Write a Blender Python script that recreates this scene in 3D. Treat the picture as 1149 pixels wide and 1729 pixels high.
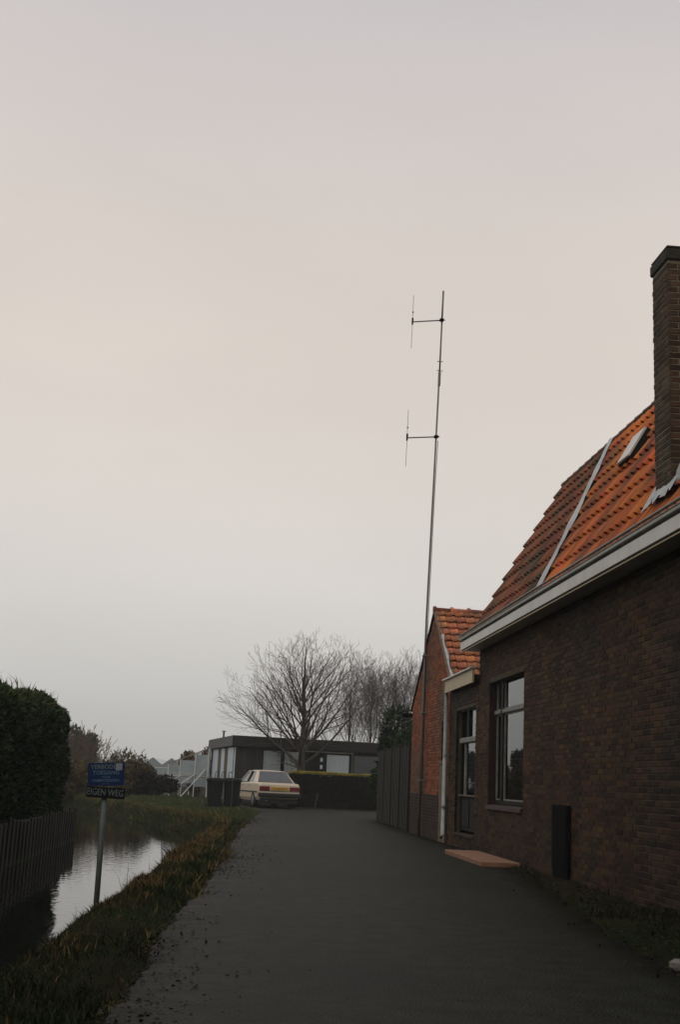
import bpy, bmesh, math, random
import numpy as np
from mathutils import Vector, Matrix

for o in list(bpy.data.objects):
    bpy.data.objects.remove(o)
S = bpy.context.scene
C = S.collection
rnd = random.Random(7)
R = math.radians

# ------------------------------------------------------------------ camera
# world: Y runs along the brick house wall, X to the right, camera above (0, 0)
CAM_H = 1.08
roll, pitch, yaw = R(2.69), R(12.86), R(4.42)
fw = Vector((math.sin(yaw) * math.cos(pitch), math.cos(yaw) * math.cos(pitch), math.sin(pitch)))
r0 = Vector((math.cos(yaw), -math.sin(yaw), 0))
u0 = r0.cross(fw)
rt = math.cos(roll) * r0 + math.sin(roll) * u0
up = -math.sin(roll) * r0 + math.cos(roll) * u0
cam_d = bpy.data.cameras.new('camera')
cam = bpy.data.objects.new('camera', cam_d)
C.objects.link(cam)
m3 = Matrix((rt, up, -fw)).transposed()
cam.matrix_world = Matrix.Translation((0, 0, CAM_H)) @ m3.to_4x4()
cam_d.sensor_fit = 'VERTICAL'
cam_d.sensor_height = 36.0
cam_d.lens = 36.0 * 2000.0 / 1729.0
cam_d.clip_start = 0.1
cam_d.clip_end = 6000
S.camera = cam

# ------------------------------------------------------------------ world: overcast sky
SUN_EL, SUN_AZ = R(48), R(205)          # azimuth from +Y, clockwise
W = bpy.data.worlds.new('World')
S.world = W
W.use_nodes = True
nt = W.node_tree
nt.nodes.clear()
wo = nt.nodes.new('ShaderNodeOutputWorld')
bg = nt.nodes.new('ShaderNodeBackground')
sky = nt.nodes.new('ShaderNodeTexSky')
sky.sky_type = 'NISHITA'
sky.sun_disc = False
sky.sun_elevation = SUN_EL
sky.sun_rotation = SUN_AZ
sky.air_density = 2.0
sky.dust_density = 6.0
sk = nt.nodes.new('ShaderNodeVectorMath'); sk.operation = 'SCALE'
sk.inputs['Scale'].default_value = 0.10
nt.links.new(sky.outputs[0], sk.inputs[0])
tc = nt.nodes.new('ShaderNodeTexCoord')
sep = nt.nodes.new('ShaderNodeSeparateXYZ')
nt.links.new(tc.outputs['Generated'], sep.inputs[0])
ramp = nt.nodes.new('ShaderNodeValToRGB')
nt.links.new(sep.outputs['Z'], ramp.inputs[0])
ramp.color_ramp.interpolation = 'B_SPLINE'
el = ramp.color_ramp.elements
stops = [(0.0, (.50, .495, .475)), (.06, (.63, .62, .60)), (.16, (.715, .685, .65)), (.32, (.735, .655, .59)),
         (.48, (.70, .63, .585)), (.62, (.61, .58, .60)), (1.0, (.54, .515, .54))]
el[0].position, el[0].color = stops[0][0], stops[0][1] + (1,)
el[1].position, el[1].color = stops[-1][0], stops[-1][1] + (1,)
for p_, c_ in stops[1:-1]:
    e = el.new(p_); e.color = c_ + (1,)
# soft cloud deck unevenness
cn = nt.nodes.new('ShaderNodeTexNoise')
cn.inputs['Scale'].default_value = 1.6
cn.inputs['Detail'].default_value = 6
mp = nt.nodes.new('ShaderNodeMapping')
mp.inputs['Scale'].default_value = (1, 1, 2.5)
nt.links.new(tc.outputs['Generated'], mp.inputs[0])
nt.links.new(mp.outputs[0], cn.inputs['Vector'])
mr = nt.nodes.new('ShaderNodeMapRange')
mr.inputs['From Min'].default_value = .3; mr.inputs['From Max'].default_value = .7
mr.inputs['To Min'].default_value = .94; mr.inputs['To Max'].default_value = 1.06
nt.links.new(cn.outputs[0], mr.inputs[0])
sc2 = nt.nodes.new('ShaderNodeVectorMath'); sc2.operation = 'SCALE'
nt.links.new(ramp.outputs[0], sc2.inputs[0])
nt.links.new(mr.outputs[0], sc2.inputs['Scale'])
mx = nt.nodes.new('ShaderNodeMix'); mx.data_type = 'RGBA'
mx.inputs[0].default_value = .95
nt.links.new(sk.outputs[0], mx.inputs[6])
nt.links.new(sc2.outputs[0], mx.inputs[7])
nt.links.new(mx.outputs[2], bg.inputs[0])
bg.inputs[1].default_value = 1.0
nt.links.new(bg.outputs[0], wo.inputs[0])

sun_d = bpy.data.lights.new('sun', 'SUN')
sun_d.energy = 0.5
sun_d.angle = R(40)
sun_d.color = (1, .95, .88)
sun = bpy.data.objects.new('sun', sun_d)
C.objects.link(sun)
sd = Vector((math.sin(SUN_AZ) * math.cos(SUN_EL), math.cos(SUN_AZ) * math.cos(SUN_EL), math.sin(SUN_EL)))
sun.rotation_euler = (-sd).to_track_quat('-Z', 'Y').to_euler()

S.view_settings.view_transform = 'Standard'
S.view_settings.look = 'None'
S.view_settings.exposure = 0.0
S.view_settings.gamma = 1.0
S.render.engine = 'CYCLES'

# ------------------------------------------------------------------ materials
MATS = {}
def mat(name, c1, c2=None, rough=.7, scale=8., bump=0., bscale=None, spec=.5, metal=0., rand=0., detail=5., stretch=None, c3=None, s3=1.0):
    """colour noise between c1 and c2 (world space), optional large blotches of c3, bump, per-piece random value"""
    if name in MATS:
        return MATS[name]
    m = bpy.data.materials.new(name); MATS[name] = m
    m.use_nodes = True
    n = m.node_tree; L = n.links
    b = n.nodes['Principled BSDF']
    b.inputs['Roughness'].default_value = rough
    b.inputs['Metallic'].default_value = metal
    b.inputs['Specular IOR Level'].default_value = spec
    geo = n.nodes.new('ShaderNodeNewGeometry')
    vec = geo.outputs['Position']
    if stretch:
        mpn = n.nodes.new('ShaderNodeMapping'); mpn.inputs['Scale'].default_value = stretch
        L.new(vec, mpn.inputs[0]); vec = mpn.outputs[0]
    c2 = c2 or tuple(x * .7 for x in c1)
    nz = n.nodes.new('ShaderNodeTexNoise')
    nz.inputs['Scale'].default_value = scale; nz.inputs['Detail'].default_value = detail
    L.new(vec, nz.inputs['Vector'])
    rp = n.nodes.new('ShaderNodeValToRGB')
    rp.color_ramp.elements[0].position = .35; rp.color_ramp.elements[1].position = .65
    rp.color_ramp.elements[0].color = (*c1, 1); rp.color_ramp.elements[1].color = (*c2, 1)
    L.new(nz.outputs[0], rp.inputs[0])
    col = rp.outputs[0]
    if c3:
        n3 = n.nodes.new('ShaderNodeTexNoise'); n3.inputs['Scale'].default_value = s3; n3.inputs['Detail'].default_value = 6
        L.new(vec, n3.inputs['Vector'])
        r3 = n.nodes.new('ShaderNodeValToRGB')
        r3.color_ramp.elements[0].position = .48; r3.color_ramp.elements[1].position = .62
        L.new(n3.outputs[0], r3.inputs[0])
        mix = n.nodes.new('ShaderNodeMix'); mix.data_type = 'RGBA'
        L.new(r3.outputs[0], mix.inputs[0]); L.new(col, mix.inputs[6]); mix.inputs[7].default_value = (*c3, 1)
        col = mix.outputs[2]
    if rand:
        oi = n.nodes.new('ShaderNodeObjectInfo')
        ad = n.nodes.new('ShaderNodeMath'); ad.operation = 'ADD'
        L.new(oi.outputs['Random'], ad.inputs[0]); L.new(geo.outputs['Random Per Island'], ad.inputs[1])
        fr = n.nodes.new('ShaderNodeMath'); fr.operation = 'FRACT'; L.new(ad.outputs[0], fr.inputs[0])
        m1 = n.nodes.new('ShaderNodeMapRange'); m1.inputs['To Min'].default_value = 1 - rand; m1.inputs['To Max'].default_value = 1 + rand
        L.new(fr.outputs[0], m1.inputs[0])
        hs = n.nodes.new('ShaderNodeHueSaturation')
        L.new(m1.outputs[0], hs.inputs['Value']); L.new(col, hs.inputs['Color'])
        m2 = n.nodes.new('ShaderNodeMath'); m2.operation = 'MULTIPLY'; m2.inputs[1].default_value = 7.31
        L.new(fr.outputs[0], m2.inputs[0])
        f2 = n.nodes.new('ShaderNodeMath'); f2.operation = 'FRACT'; L.new(m2.outputs[0], f2.inputs[0])
        m3_ = n.nodes.new('ShaderNodeMapRange'); m3_.inputs['To Min'].default_value = .5 - .035 * rand; m3_.inputs['To Max'].default_value = .5 + .035 * rand
        L.new(f2.outputs[0], m3_.inputs[0]); L.new(m3_.outputs[0], hs.inputs['Hue'])
        col = hs.outputs[0]
    L.new(col, b.inputs['Base Color'])
    if bump:
        nb = n.nodes.new('ShaderNodeTexNoise'); nb.inputs['Scale'].default_value = bscale or scale * 4; nb.inputs['Detail'].default_value = 4
        L.new(vec, nb.inputs['Vector'])
        bp = n.nodes.new('ShaderNodeBump'); bp.inputs['Strength'].default_value = min(1, bump); bp.inputs['Distance'].default_value = .02
        L.new(nb.outputs[0], bp.inputs['Height']); L.new(bp.outputs[0], b.inputs['Normal'])
    return m

def glass_mat(name, tint=(.6, .65, .65), ior=1.9):
    m = bpy.data.materials.new(name); MATS[name] = m
    m.use_nodes = True; n = m.node_tree; n.nodes.clear()
    out = n.nodes.new('ShaderNodeOutputMaterial')
    tr = n.nodes.new('ShaderNodeBsdfTransparent'); tr.inputs[0].default_value = (*tint, 1)
    gl = n.nodes.new('ShaderNodeBsdfGlossy'); gl.inputs['Roughness'].default_value = .01; gl.inputs[0].default_value = (.9, .92, .93, 1)
    fr = n.nodes.new('ShaderNodeFresnel'); fr.inputs[0].default_value = ior
    mx_ = n.nodes.new('ShaderNodeMixShader')
    nz = n.nodes.new('ShaderNodeTexNoise'); nz.inputs['Scale'].default_value = 1.2
    geo = n.nodes.new('ShaderNodeNewGeometry'); n.links.new(geo.outputs['Position'], nz.inputs['Vector'])
    bp = n.nodes.new('ShaderNodeBump'); bp.inputs['Strength'].default_value = .05; bp.inputs['Distance'].default_value = .02
    n.links.new(nz.outputs[0], bp.inputs['Height']); n.links.new(bp.outputs[0], gl.inputs['Normal'])
    n.links.new(fr.outputs[0], mx_.inputs[0]); n.links.new(tr.outputs[0], mx_.inputs[1]); n.links.new(gl.outputs[0], mx_.inputs[2])
    n.links.new(mx_.outputs[0], out.inputs[0])
    return m

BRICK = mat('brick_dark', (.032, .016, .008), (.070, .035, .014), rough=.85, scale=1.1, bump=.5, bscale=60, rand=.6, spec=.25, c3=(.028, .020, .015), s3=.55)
MORTAR = mat('mortar_dark', (.10, .082, .05), (.06, .05, .033), rough=.95, scale=5, bump=.5, bscale=80, spec=.2)
BRICK_CH = mat('brick_chimney', (.052, .036, .025), (.085, .058, .036), rough=.9, scale=5, bump=.5, bscale=60, rand=.4, spec=.2)
MORTAR_CH = mat('mortar_chimney', (.24, .22, .15), (.15, .14, .10), rough=.95, scale=9, bump=.4, spec=.2)
BRICK_RED = mat('brick_red', (.28, .082, .032), (.18, .066, .033), rough=.85, scale=1.1, bump=.5, bscale=60, rand=.35, spec=.25, c3=(.13, .075, .045), s3=.8)
MORTAR_RED = mat('mortar_red', (.20, .13, .085), (.13, .09, .06), rough=.95, scale=6, bump=.4, spec=.2)
BRICK_PL = mat('brick_plinth', (.030, .020, .015), (.045, .027, .018), rough=.85, scale=3, rand=.3, spec=.25)
TILE = mat('tile_orange', (.50, .125, .022), (.41, .10, .02), rough=.65, scale=3.0, bump=.3, bscale=50, rand=.34, spec=.3, c3=(.21, .066, .024), s3=1.0)
TILE_OLD = mat('tile_weathered', (.24, .075, .030), (.15, .056, .028), rough=.75, scale=3.0, bump=.3, bscale=50, rand=.3, spec=.3, c3=(.07, .048, .028), s3=1.6)
TILE_PALE = mat('tile_pale_orange', (.56, .19, .07), (.44, .15, .07), rough=.6, scale=4, bump=.25, bscale=50, rand=.28, spec=.35, c3=(.30, .13, .075), s3=2.5)
DECK = mat('roof_deck', (.03, .015, .01), rough=.9)
WHITE = mat('white_paint', (.66, .66, .62), (.56, .56, .52), rough=.5, scale=3, bump=.1)
CREAM = mat('cream_paint', (.52, .43, .26), (.44, .36, .23), rough=.55, scale=4)
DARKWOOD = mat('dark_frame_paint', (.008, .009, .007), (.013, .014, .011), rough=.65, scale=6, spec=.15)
GREYWOOD = mat('grey_frame_paint', (.24, .24, .215), (.15, .15, .13), rough=.6, scale=8)
ZINC = mat('zinc', (.34, .36, .37), (.24, .26, .27), rough=.45, scale=6, metal=.3, bump=.15)
GUTTER = mat('gutter_grey', (.32, .32, .28), (.24, .24, .20), rough=.5, scale=5)
LEAD = mat('lead_flashing', (.46, .49, .49), (.33, .36, .36), rough=.5, scale=5, bump=.4, bscale=12)
ASPHALT = mat('asphalt', (.0075, .0088, .0048), (.020, .0225, .0135), rough=.58, scale=5.0, bump=.8, bscale=60, spec=.09, detail=14, c3=(.010, .011, .0075), s3=.4)
SOIL = mat('ground_soil_grass', (.014, .015, .008), (.024, .022, .011), rough=1.0, scale=1.4, bump=1, bscale=14, spec=.02, c3=(.013, .022, .008), s3=.35, detail=9)
TERRACOTTA = mat('red_slab', (.30, .15, .09), (.23, .12, .075), rough=.8, scale=6, bump=.3, bscale=70)
STONE = mat('pale_stone', (.27, .255, .21), (.17, .16, .135), rough=.9, scale=12, bump=.5)
RENDER_M = mat('cement_render', (.17, .125, .08), (.11, .08, .055), rough=.95, scale=5, bump=.5, bscale=30)
FENCE = mat('fence_wood', (.022, .019, .010), (.013, .012, .007), rough=.85, scale=6, bump=.5, bscale=30, rand=.3, stretch=(1, 1, .15))
REVET = mat('revetment_wood', (.015, .0145, .010), (.008, .008, .006), rough=.85, scale=6, bump=.5, rand=.35, stretch=(1, 1, .2))
REVET_D = mat('revetment_dark', (.012, .012, .010), rough=.9)
BARK = mat('bark', (.055, .045, .034), (.035, .029, .022), rough=.95, scale=8, bump=.5)
TWIG = mat('twig', (.11, .09, .072), (.075, .062, .05), rough=.95, scale=3)
TWIG_R = mat('twig_brown', (.13, .085, .05), (.09, .06, .036), rough=.95, scale=3)
BLACKM = mat('black_plastic', (.006, .006, .006), (.008, .008, .008), rough=.85, scale=8, spec=.04)
BIN_G = mat('bin_plastic', (.006, .008, .008), (.009, .012, .011), rough=.7, scale=5, spec=.2)
STEEL = mat('galvanised_steel', (.34, .39, .38), (.24, .28, .275), rough=.55, metal=.1, scale=12)
STEEL_D = mat('aerial_metal', (.19, .175, .16), (.14, .13, .12), rough=.5, metal=.3, scale=12)
SIGN_BLUE = mat('sign_blue', (.014, .042, .125), (.011, .031, .095), rough=.6, scale=14, spec=.25)
SIGN_BLACK = mat('sign_black', (.008, .010, .011), (.012, .013, .014), rough=.6, scale=12, spec=.2)
LET_PALE = mat('letter_pale', (.20, .27, .25), (.12, .17, .16), rough=.6, scale=40)
LET_BLUE = mat('letter_faded_blue', (.12, .22, .34), (.09, .17, .28), rough=.6, scale=40)
STICKER = mat('sticker', (.36, .40, .46), (.26, .30, .36), rough=.6, scale=50)
CARPAINT = mat('car_beige', (.62, .54, .41), (.58, .50, .38), rough=.28, scale=2, spec=.6)
CARDARK = mat('car_trim_black', (.012, .012, .012), rough=.5)
CHROME = mat('chrome', (.55, .52, .45), rough=.2, metal=.9)
REDLENS = mat('red_lens', (.17, .012, .018), (.11, .01, .014), rough=.25)
PLATE = mat('number_plate_yellow', (.52, .30, .03), (.46, .26, .03), rough=.5)
RUBBER = mat('rubber', (.012, .012, .012), rough=.9)
HUB = mat('hub_metal', (.28, .28, .27), rough=.4, metal=.6)
CLAD = mat('dark_cladding', (.030, .028, .022), (.02, .018, .015), rough=.85, scale=8, stretch=(1, 1, .15), rand=.3)
FASCIA_D = mat('dark_fascia', (.020, .018, .015), (.014, .013, .012), rough=.8, scale=4)
PANEL_W = mat('pale_panel', (.58, .65, .70), (.50, .57, .62), rough=.5, scale=3)
SKY_BACK = mat('pane_sky_tone', (.74, .79, .82), (.66, .71, .74), rough=.9, scale=3, stretch=(6, 6, .3))  # pale tone that puts reflected sky into the colour of the bungalow panes
OLIVE = mat('olive_board', (.10, .085, .05), (.075, .065, .04), rough=.8, scale=5)
GH_GLASS = mat('greenhouse_whitewash', (.36, .41, .42), (.26, .31, .33), rough=.35, scale=2, spec=.5)
FAR_GLASS = mat('far_greenhouse_glass', (.22, .28, .29), (.16, .22, .23), rough=.2, scale=.6, spec=.6)
GRASS_G = mat('grass_green', (.017, .034, .009), (.028, .038, .011), rough=.8, scale=.8, rand=.4, spec=.2)
GRASS_D = mat('grass_dry', (.19, .125, .05), (.10, .075, .03), rough=.85, scale=1.2, rand=.45, spec=.2)
GRASS_L = mat('lawn_green', (.040, .075, .020), (.055, .070, .024), rough=.8, scale=.5, rand=.35, spec=.2)
MOSS = mat('weeds', (.038, .036, .014), (.018, .020, .008), rough=.9, scale=4, rand=.45, spec=.2)
LEAF_CON = mat('conifer_leaf', (.014, .032, .012), (.022, .042, .014), rough=.8, scale=2, rand=.5, spec=.2)
LEAF_TIP = mat('conifer_tip', (.040, .062, .016), (.055, .068, .020), rough=.8, scale=2, rand=.5, spec=.2)
LEAF_HEDGE = mat('hedge_leaf', (.010, .012, .005), (.016, .017, .007), rough=.8, scale=2, rand=.5, spec=.2)
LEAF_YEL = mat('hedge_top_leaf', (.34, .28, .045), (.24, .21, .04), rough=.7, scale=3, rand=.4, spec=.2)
LEAF_BR = mat('brown_leaf', (.10, .075, .030), (.065, .055, .024), rough=.85, scale=1.5, rand=.5, spec=.2)
LEAF_RED = mat('reddish_leaf', (.12, .060, .030), (.08, .05, .024), rough=.85, scale=2, rand=.5, spec=.2)
ROOM = mat('room_dark', (.05, .045, .04), rough=.9)
POT = mat('pale_pot', (.45, .52, .48), rough=.5)
GLASS = glass_mat('window_glass')
GLASS2 = glass_mat('bungalow_glass', tint=(.98, .99, .99), ior=1.45)
GLASSC = glass_mat('car_glass', tint=(.5, .55, .55), ior=2.4)
PIPE = mat('pale_pipe', (.42, .45, .43), (.30, .33, .31), rough=.5, scale=5)
CAPM = mat('chimney_cap_brick', (.026, .026, .017), (.040, .034, .022), rough=.95, scale=7, bump=.6, bscale=30)

# water
def water_mat():
    m = bpy.data.materials.new('ditch_water'); m.use_nodes = True
    n = m.node_tree; b = n.nodes['Principled BSDF']
    b.inputs['Base Color'].default_value = (.008, .009, .007, 1)
    b.inputs['Roughness'].default_value = .03
    b.inputs['IOR'].default_value = 1.333
    b.inputs['Specular IOR Level'].default_value = .5
    geo = n.nodes.new('ShaderNodeNewGeometry')
    mpn = n.nodes.new('ShaderNodeMapping'); mpn.inputs['Scale'].default_value = (3.5, 1.6, 1)
    n.links.new(geo.outputs['Position'], mpn.inputs[0])
    nz = n.nodes.new('ShaderNodeTexNoise'); nz.inputs['Scale'].default_value = 2.2; nz.inputs['Detail'].default_value = 3
    n.links.new(mpn.outputs[0], nz.inputs['Vector'])
    bp = n.nodes.new('ShaderNodeBump'); bp.inputs['Strength'].default_value = .06; bp.inputs['Distance'].default_value = .05
    n.links.new(nz.outputs[0], bp.inputs['Height']); n.links.new(bp.outputs[0], b.inputs['Normal'])
    return m
WATER = water_mat()

# ------------------------------------------------------------------ helpers
def tag(o, label=None, cat=None, group=None, kind=None):
    if label: o['label'] = label
    if cat: o['category'] = cat
    if group: o['group'] = group
    if kind: o['kind'] = kind
    return o

def thing(name, label, cat, loc=(0, 0, 0), rz=0., group=None):
    o = bpy.data.objects.new(name, None)
    o.empty_display_size = .2
    C.objects.link(o)
    o.location = loc; o.rotation_euler = (0, 0, rz)
    return tag(o, label, cat, group)

def link(name, me, m, parent=None, loc=None):
    o = bpy.data.objects.new(name, me)
    C.objects.link(o)
    if m is not None and len(me.materials) == 0:
        me.materials.append(m)
    if parent is not None:
        o.parent = parent
    if loc is not None:
        o.location = loc
    return o

def wloc(o):
    """world position of an unrotated chain of parents"""
    v = Vector((0, 0, 0))
    while o is not None:
        v += o.location; o = o.parent
    return v

class MB:
    def __init__(s):
        s.v = []; s.f = []
    def add(s, vs, fs):
        k = len(s.v); s.v += [tuple(q) for q in vs]; s.f += [tuple(i + k for i in f) for f in fs]
        return s
    def box(s, a, b):
        x0, y0, z0 = a; x1, y1, z1 = b
        return s.add([(x0, y0, z0), (x1, y0, z0), (x1, y1, z0), (x0, y1, z0), (x0, y0, z1), (x1, y0, z1), (x1, y1, z1), (x0, y1, z1)],
                     [(0, 3, 2, 1), (4, 5, 6, 7), (0, 1, 5, 4), (1, 2, 6, 5), (2, 3, 7, 6), (3, 0, 4, 7)])
    def cbox(s, a, b, c=.01):
        """box with chamfered vertical+horizontal edges (8 corner cut, cheap bevel)"""
        bm = bmesh.new(); bmesh.ops.create_cube(bm, size=1)
        sx, sy, sz = [b[i] - a[i] for i in range(3)]
        for v in bm.verts:
            v.co = Vector(((v.co.x + .5) * sx + a[0], (v.co.y + .5) * sy + a[1], (v.co.z + .5) * sz + a[2]))
        bmesh.ops.bevel(bm, geom=bm.edges[:], offset=min(c, .45 * min(sx, sy, sz)), segments=1, affect='EDGES')
        bm.verts.index_update()
        s.add([v.co[:] for v in bm.verts], [[v.index for v in f.verts] for f in bm.faces]); bm.free()
        return s
    def prism(s, poly, fn, t0, t1):
        """poly: 2d outline; fn(u, v, t) -> xyz"""
        n = len(poly)
        vs = [fn(u, v, t0) for u, v in poly] + [fn(u, v, t1) for u, v in poly]
        fs = [tuple(range(n))[::-1], tuple(range(n, 2 * n))] + [(i, (i + 1) % n, n + (i + 1) % n, n + i) for i in range(n)]
        return s.add(vs, fs)
    def tube(s, pts, rad, n=8, cap=True):
        pts = [Vector(p) for p in pts]
        if not hasattr(rad, '__len__'): rad = [rad] * len(pts)
        rings = []
        for i, p in enumerate(pts):
            d = (pts[min(i + 1, len(pts) - 1)] - pts[max(i - 1, 0)]).normalized()
            a = d.orthogonal().normalized() if abs(d.z) > .9 else d.cross(Vector((0, 0, 1))).normalized()
            b = d.cross(a)
            rings.append([p + (a * math.cos(2 * math.pi * k / n) + b * math.sin(2 * math.pi * k / n)) * rad[i] for k in range(n)])
        vs = [q for r_ in rings for q in r_]
        fs = []
        for i in range(len(pts) - 1):
            for k in range(n):
                fs.append((i * n + k, i * n + (k + 1) % n, (i + 1) * n + (k + 1) % n, (i + 1) * n + k))
        if cap:
            fs.append(tuple(range(n))[::-1]); fs.append(tuple(range((len(pts) - 1) * n, len(pts) * n)))
        return s.add(vs, fs)
    def bar(s, p, q, w, t):
        """rectangular bar from p to q"""
        p, q = Vector(p), Vector(q); d = (q - p).normalized()
        a = d.cross(Vector((0, 1, 0))) if abs(d.y) < .9 else d.cross(Vector((1, 0, 0)))
        a.normalize(); b = d.cross(a)
        vs = []
        for e in (p, q):
            for i, j in ((-1, -1), (1, -1), (1, 1), (-1, 1)):
                vs.append(e + a * w / 2 * i + b * t / 2 * j)
        return s.add(vs, [(0, 3, 2, 1), (4, 5, 6, 7), (0, 1, 5, 4), (1, 2, 6, 5), (2, 3, 7, 6), (3, 0, 4, 7)])
    def mesh(s, name, off=(0, 0, 0)):
        me = bpy.data.meshes.new(name)
        me.from_pydata([(x - off[0], y - off[1], z - off[2]) for x, y, z in s.v], [], s.f)
        bm = bmesh.new(); bm.from_mesh(me); bmesh.ops.recalc_face_normals(bm, faces=bm.faces[:]); bm.to_mesh(me); bm.free()
        me.update()
        return me
    def build(s, name, m, parent=None, world=False, smooth=False, stuff=False):
        """world=True: vertices are world coordinates, parent chain is unrotated"""
        off = (0, 0, 0)
        if world and parent is not None:
            off = wloc(parent)
        me = s.mesh(name, off)
        if smooth:
            for p in me.polygons: p.use_smooth = True
        o = link(name, me, m, parent)
        if stuff: o['kind'] = 'stuff'
        return o

def single(mb, name, m, label, cat, base, group=None, smooth=False):
    """a thing that is one mesh; its origin at base, vertices in world coordinates"""
    me = mb.mesh(name, base)
    if smooth:
        for p in me.polygons: p.use_smooth = True
    o = link(name, me, m, None, base)
    return tag(o, label, cat, group)

def np_mesh(name, verts, faces):
    """fast mesh from numpy arrays, faces (n, k)"""
    me = bpy.data.meshes.new(name)
    verts = np.asarray(verts, dtype=np.float32); faces = np.asarray(faces, dtype=np.int32)
    me.vertices.add(len(verts)); me.vertices.foreach_set('co', verts.ravel())
    k = faces.shape[1]
    me.loops.add(faces.size); me.loops.foreach_set('vertex_index', faces.ravel())
    me.polygons.add(len(faces))
    me.polygons.foreach_set('loop_start', np.arange(0, faces.size, k, dtype=np.int32))
    me.polygons.foreach_set('loop_total', np.full(len(faces), k, dtype=np.int32))
    me.update(calc_edges=True); me.validate()
    return me

NR = np.random.RandomState(11)
def blades(pos, h, w, lean=.35, up=None):
    """bent grass blades: two-segment strips, (n,3) positions and (n,) heights"""
    n = len(pos)
    a = NR.uniform(0, 2 * np.pi, n)
    side = np.stack([np.cos(a), np.sin(a), np.zeros(n)], 1) * (w * h)[:, None]
    b = NR.uniform(0, 2 * np.pi, n)
    d = np.stack([np.cos(b), np.sin(b), np.zeros(n)], 1) * (NR.uniform(0, lean * 2, n) * h)[:, None]
    if up is None: up = np.tile(np.array([[0, 0, 1.]]), (n, 1))
    p1 = pos + up * (h * .55)[:, None] + d * .35
    p2 = pos + up * (h * .95)[:, None] + d
    v = np.stack([pos - side, pos + side, p1 + side * .7, p1 - side * .7, p2], 1).reshape(-1, 3)
    k = np.arange(n)[:, None] * 5
    f = np.concatenate([k + np.array([[0, 1, 2]]), k + np.array([[0, 2, 3]]), k + np.array([[3, 2, 4]])])
    return v, f

def leafcards(pos, size, out=None, aspect=.5, biasz=.0):
    """small leaf quads/diamonds at positions, loosely facing out"""
    n = len(pos)
    d = NR.normal(size=(n, 3))
    if out is not None: d = d * .8 + out * 1.1
    d[:, 2] += biasz
    d /= np.linalg.norm(d, axis=1)[:, None] + 1e-9
    r_ = NR.normal(size=(n, 3))
    s_ = np.cross(d, r_); s_ /= np.linalg.norm(s_, axis=1)[:, None] + 1e-9
    sz = size if hasattr(size, '__len__') else np.full(n, size)
    sz = (sz * NR.uniform(.6, 1.4, n))[:, None]
    v = np.stack([pos - d * sz * .5, pos + s_ * sz * aspect * .5, pos + d * sz * .6, pos - s_ * sz * aspect * .5], 1).reshape(-1, 3)
    f = np.arange(n * 4).reshape(n, 4)
    return v, f

def vnoise(P, freq, seed=0):
    """cheap smooth noise for numpy points, sum of sines"""
    rs = np.random.RandomState(seed)
    out = np.zeros(len(P))
    for i in range(7):
        k = rs.normal(size=P.shape[1]) * freq
        out += np.sin(P @ k + rs.uniform(0, 6.28))
    return out / 3.0

# ------------------------------------------------------------------ ground, ditch, road
WZ = -.55
POLY = np.array([(-1.75, -12), (-1.66, 6), (-1.52, 10), (-1.28, 15), (-1.05, 20), (-.85, 26), (-.72, 31), (-.75, 34.3), (-1.5, 36.8), (-2.68, 40.3),
                 (-4.48, 47), (-9, 56), (-22, 66), (-40, 70), (-40, 64), (-22, 59), (-10.5, 50), (-6.4, 40), (-4.2, 33), (-3.65, 29.6), (-3.65, -12)])
def sdist(P):
    """signed distance to the water outline (negative inside) and whether the nearest edge is the timber side"""
    n = len(POLY); d = np.full(len(P), 1e9); inside = np.zeros(len(P), bool); near = np.zeros(len(P), int)
    for i in range(n):
        a, b = POLY[i], POLY[(i + 1) % n]
        e = b - a; w = P - a
        t = np.clip((w @ e) / (e @ e), 0, 1)
        q = np.linalg.norm(w - t[:, None] * e, axis=1)
        m_ = q < d; d[m_] = q[m_]; near[m_] = i
        c = (a[1] > P[:, 1]) != (b[1] > P[:, 1])
        xx = a[0] + (P[:, 1] - a[1]) / (b[1] - a[1] + 1e-12) * (b[0] - a[0])
        inside ^= c & (P[:, 0] < xx)
    return np.where(inside, -d, d), near == n - 2
def height(P):
    d, timber = sdist(P)
    w = np.where(timber, .12, .46)
    t = np.clip(d / w, 0, 1)
    s_ = t * t * (3 - 2 * t)
    z = np.where(d < 0, WZ + np.maximum(d * .9, -.6), WZ + (WZ * -1 - .035) * s_)
    rough = .028 * vnoise(P, 2.2, 3) + .02 * vnoise(P, 6.0, 4)
    onroad = (P[:, 0] > roadL(P[:, 1]) - .15) & (P[:, 0] < 4.4) & (P[:, 1] < 52)
    strip = (P[:, 0] > roadR(P[:, 1]) + .05) & (P[:, 0] < 4.3) & (P[:, 1] < 19)
    z = z + np.where(onroad, -.02, rough * np.clip(d / .3, 0, 1))
    z = np.where(strip, .012 + rough * .7, z)
    # left bank stands a little higher behind the timber
    z = z + np.where((P[:, 0] < -3.78) & (P[:, 1] < 29) & (P[:, 0] > -12), .2, 0)
    return z
RLY = [-6, 5.6, 7.1, 9.3, 13, 18, 23.9, 32, 41.6, 42.3, 43.0, 43.6, 52]
RLX = [-.5, -.49, -.46, -.39, -.2, 0.0, .13, .5, .98, .9, .6, .3, .1]
RRY = [-6, 7.85, 8.95, 10.45, 13.3, 15.9, 17.8, 19.2, 22, 36.2, 36.4, 52]
RRX = [2.9, 2.94, 2.95, 3.14, 3.62, 3.9, 3.98, 4.2, 4.27, 4.27, 7.4, 7.5]
def wob(y, a): return a * (np.sin(y * 1.13 + .4) + .8 * np.sin(y * 2.71 + 1) + .55 * np.sin(y * 5.9 + 2.2) + .4 * np.sin(y * 11.3) + .35 * np.sin(y * 23.7 + .9))
def roadL(y): return np.interp(y, RLY, RLX) + wob(np.asarray(y), .022)
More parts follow.
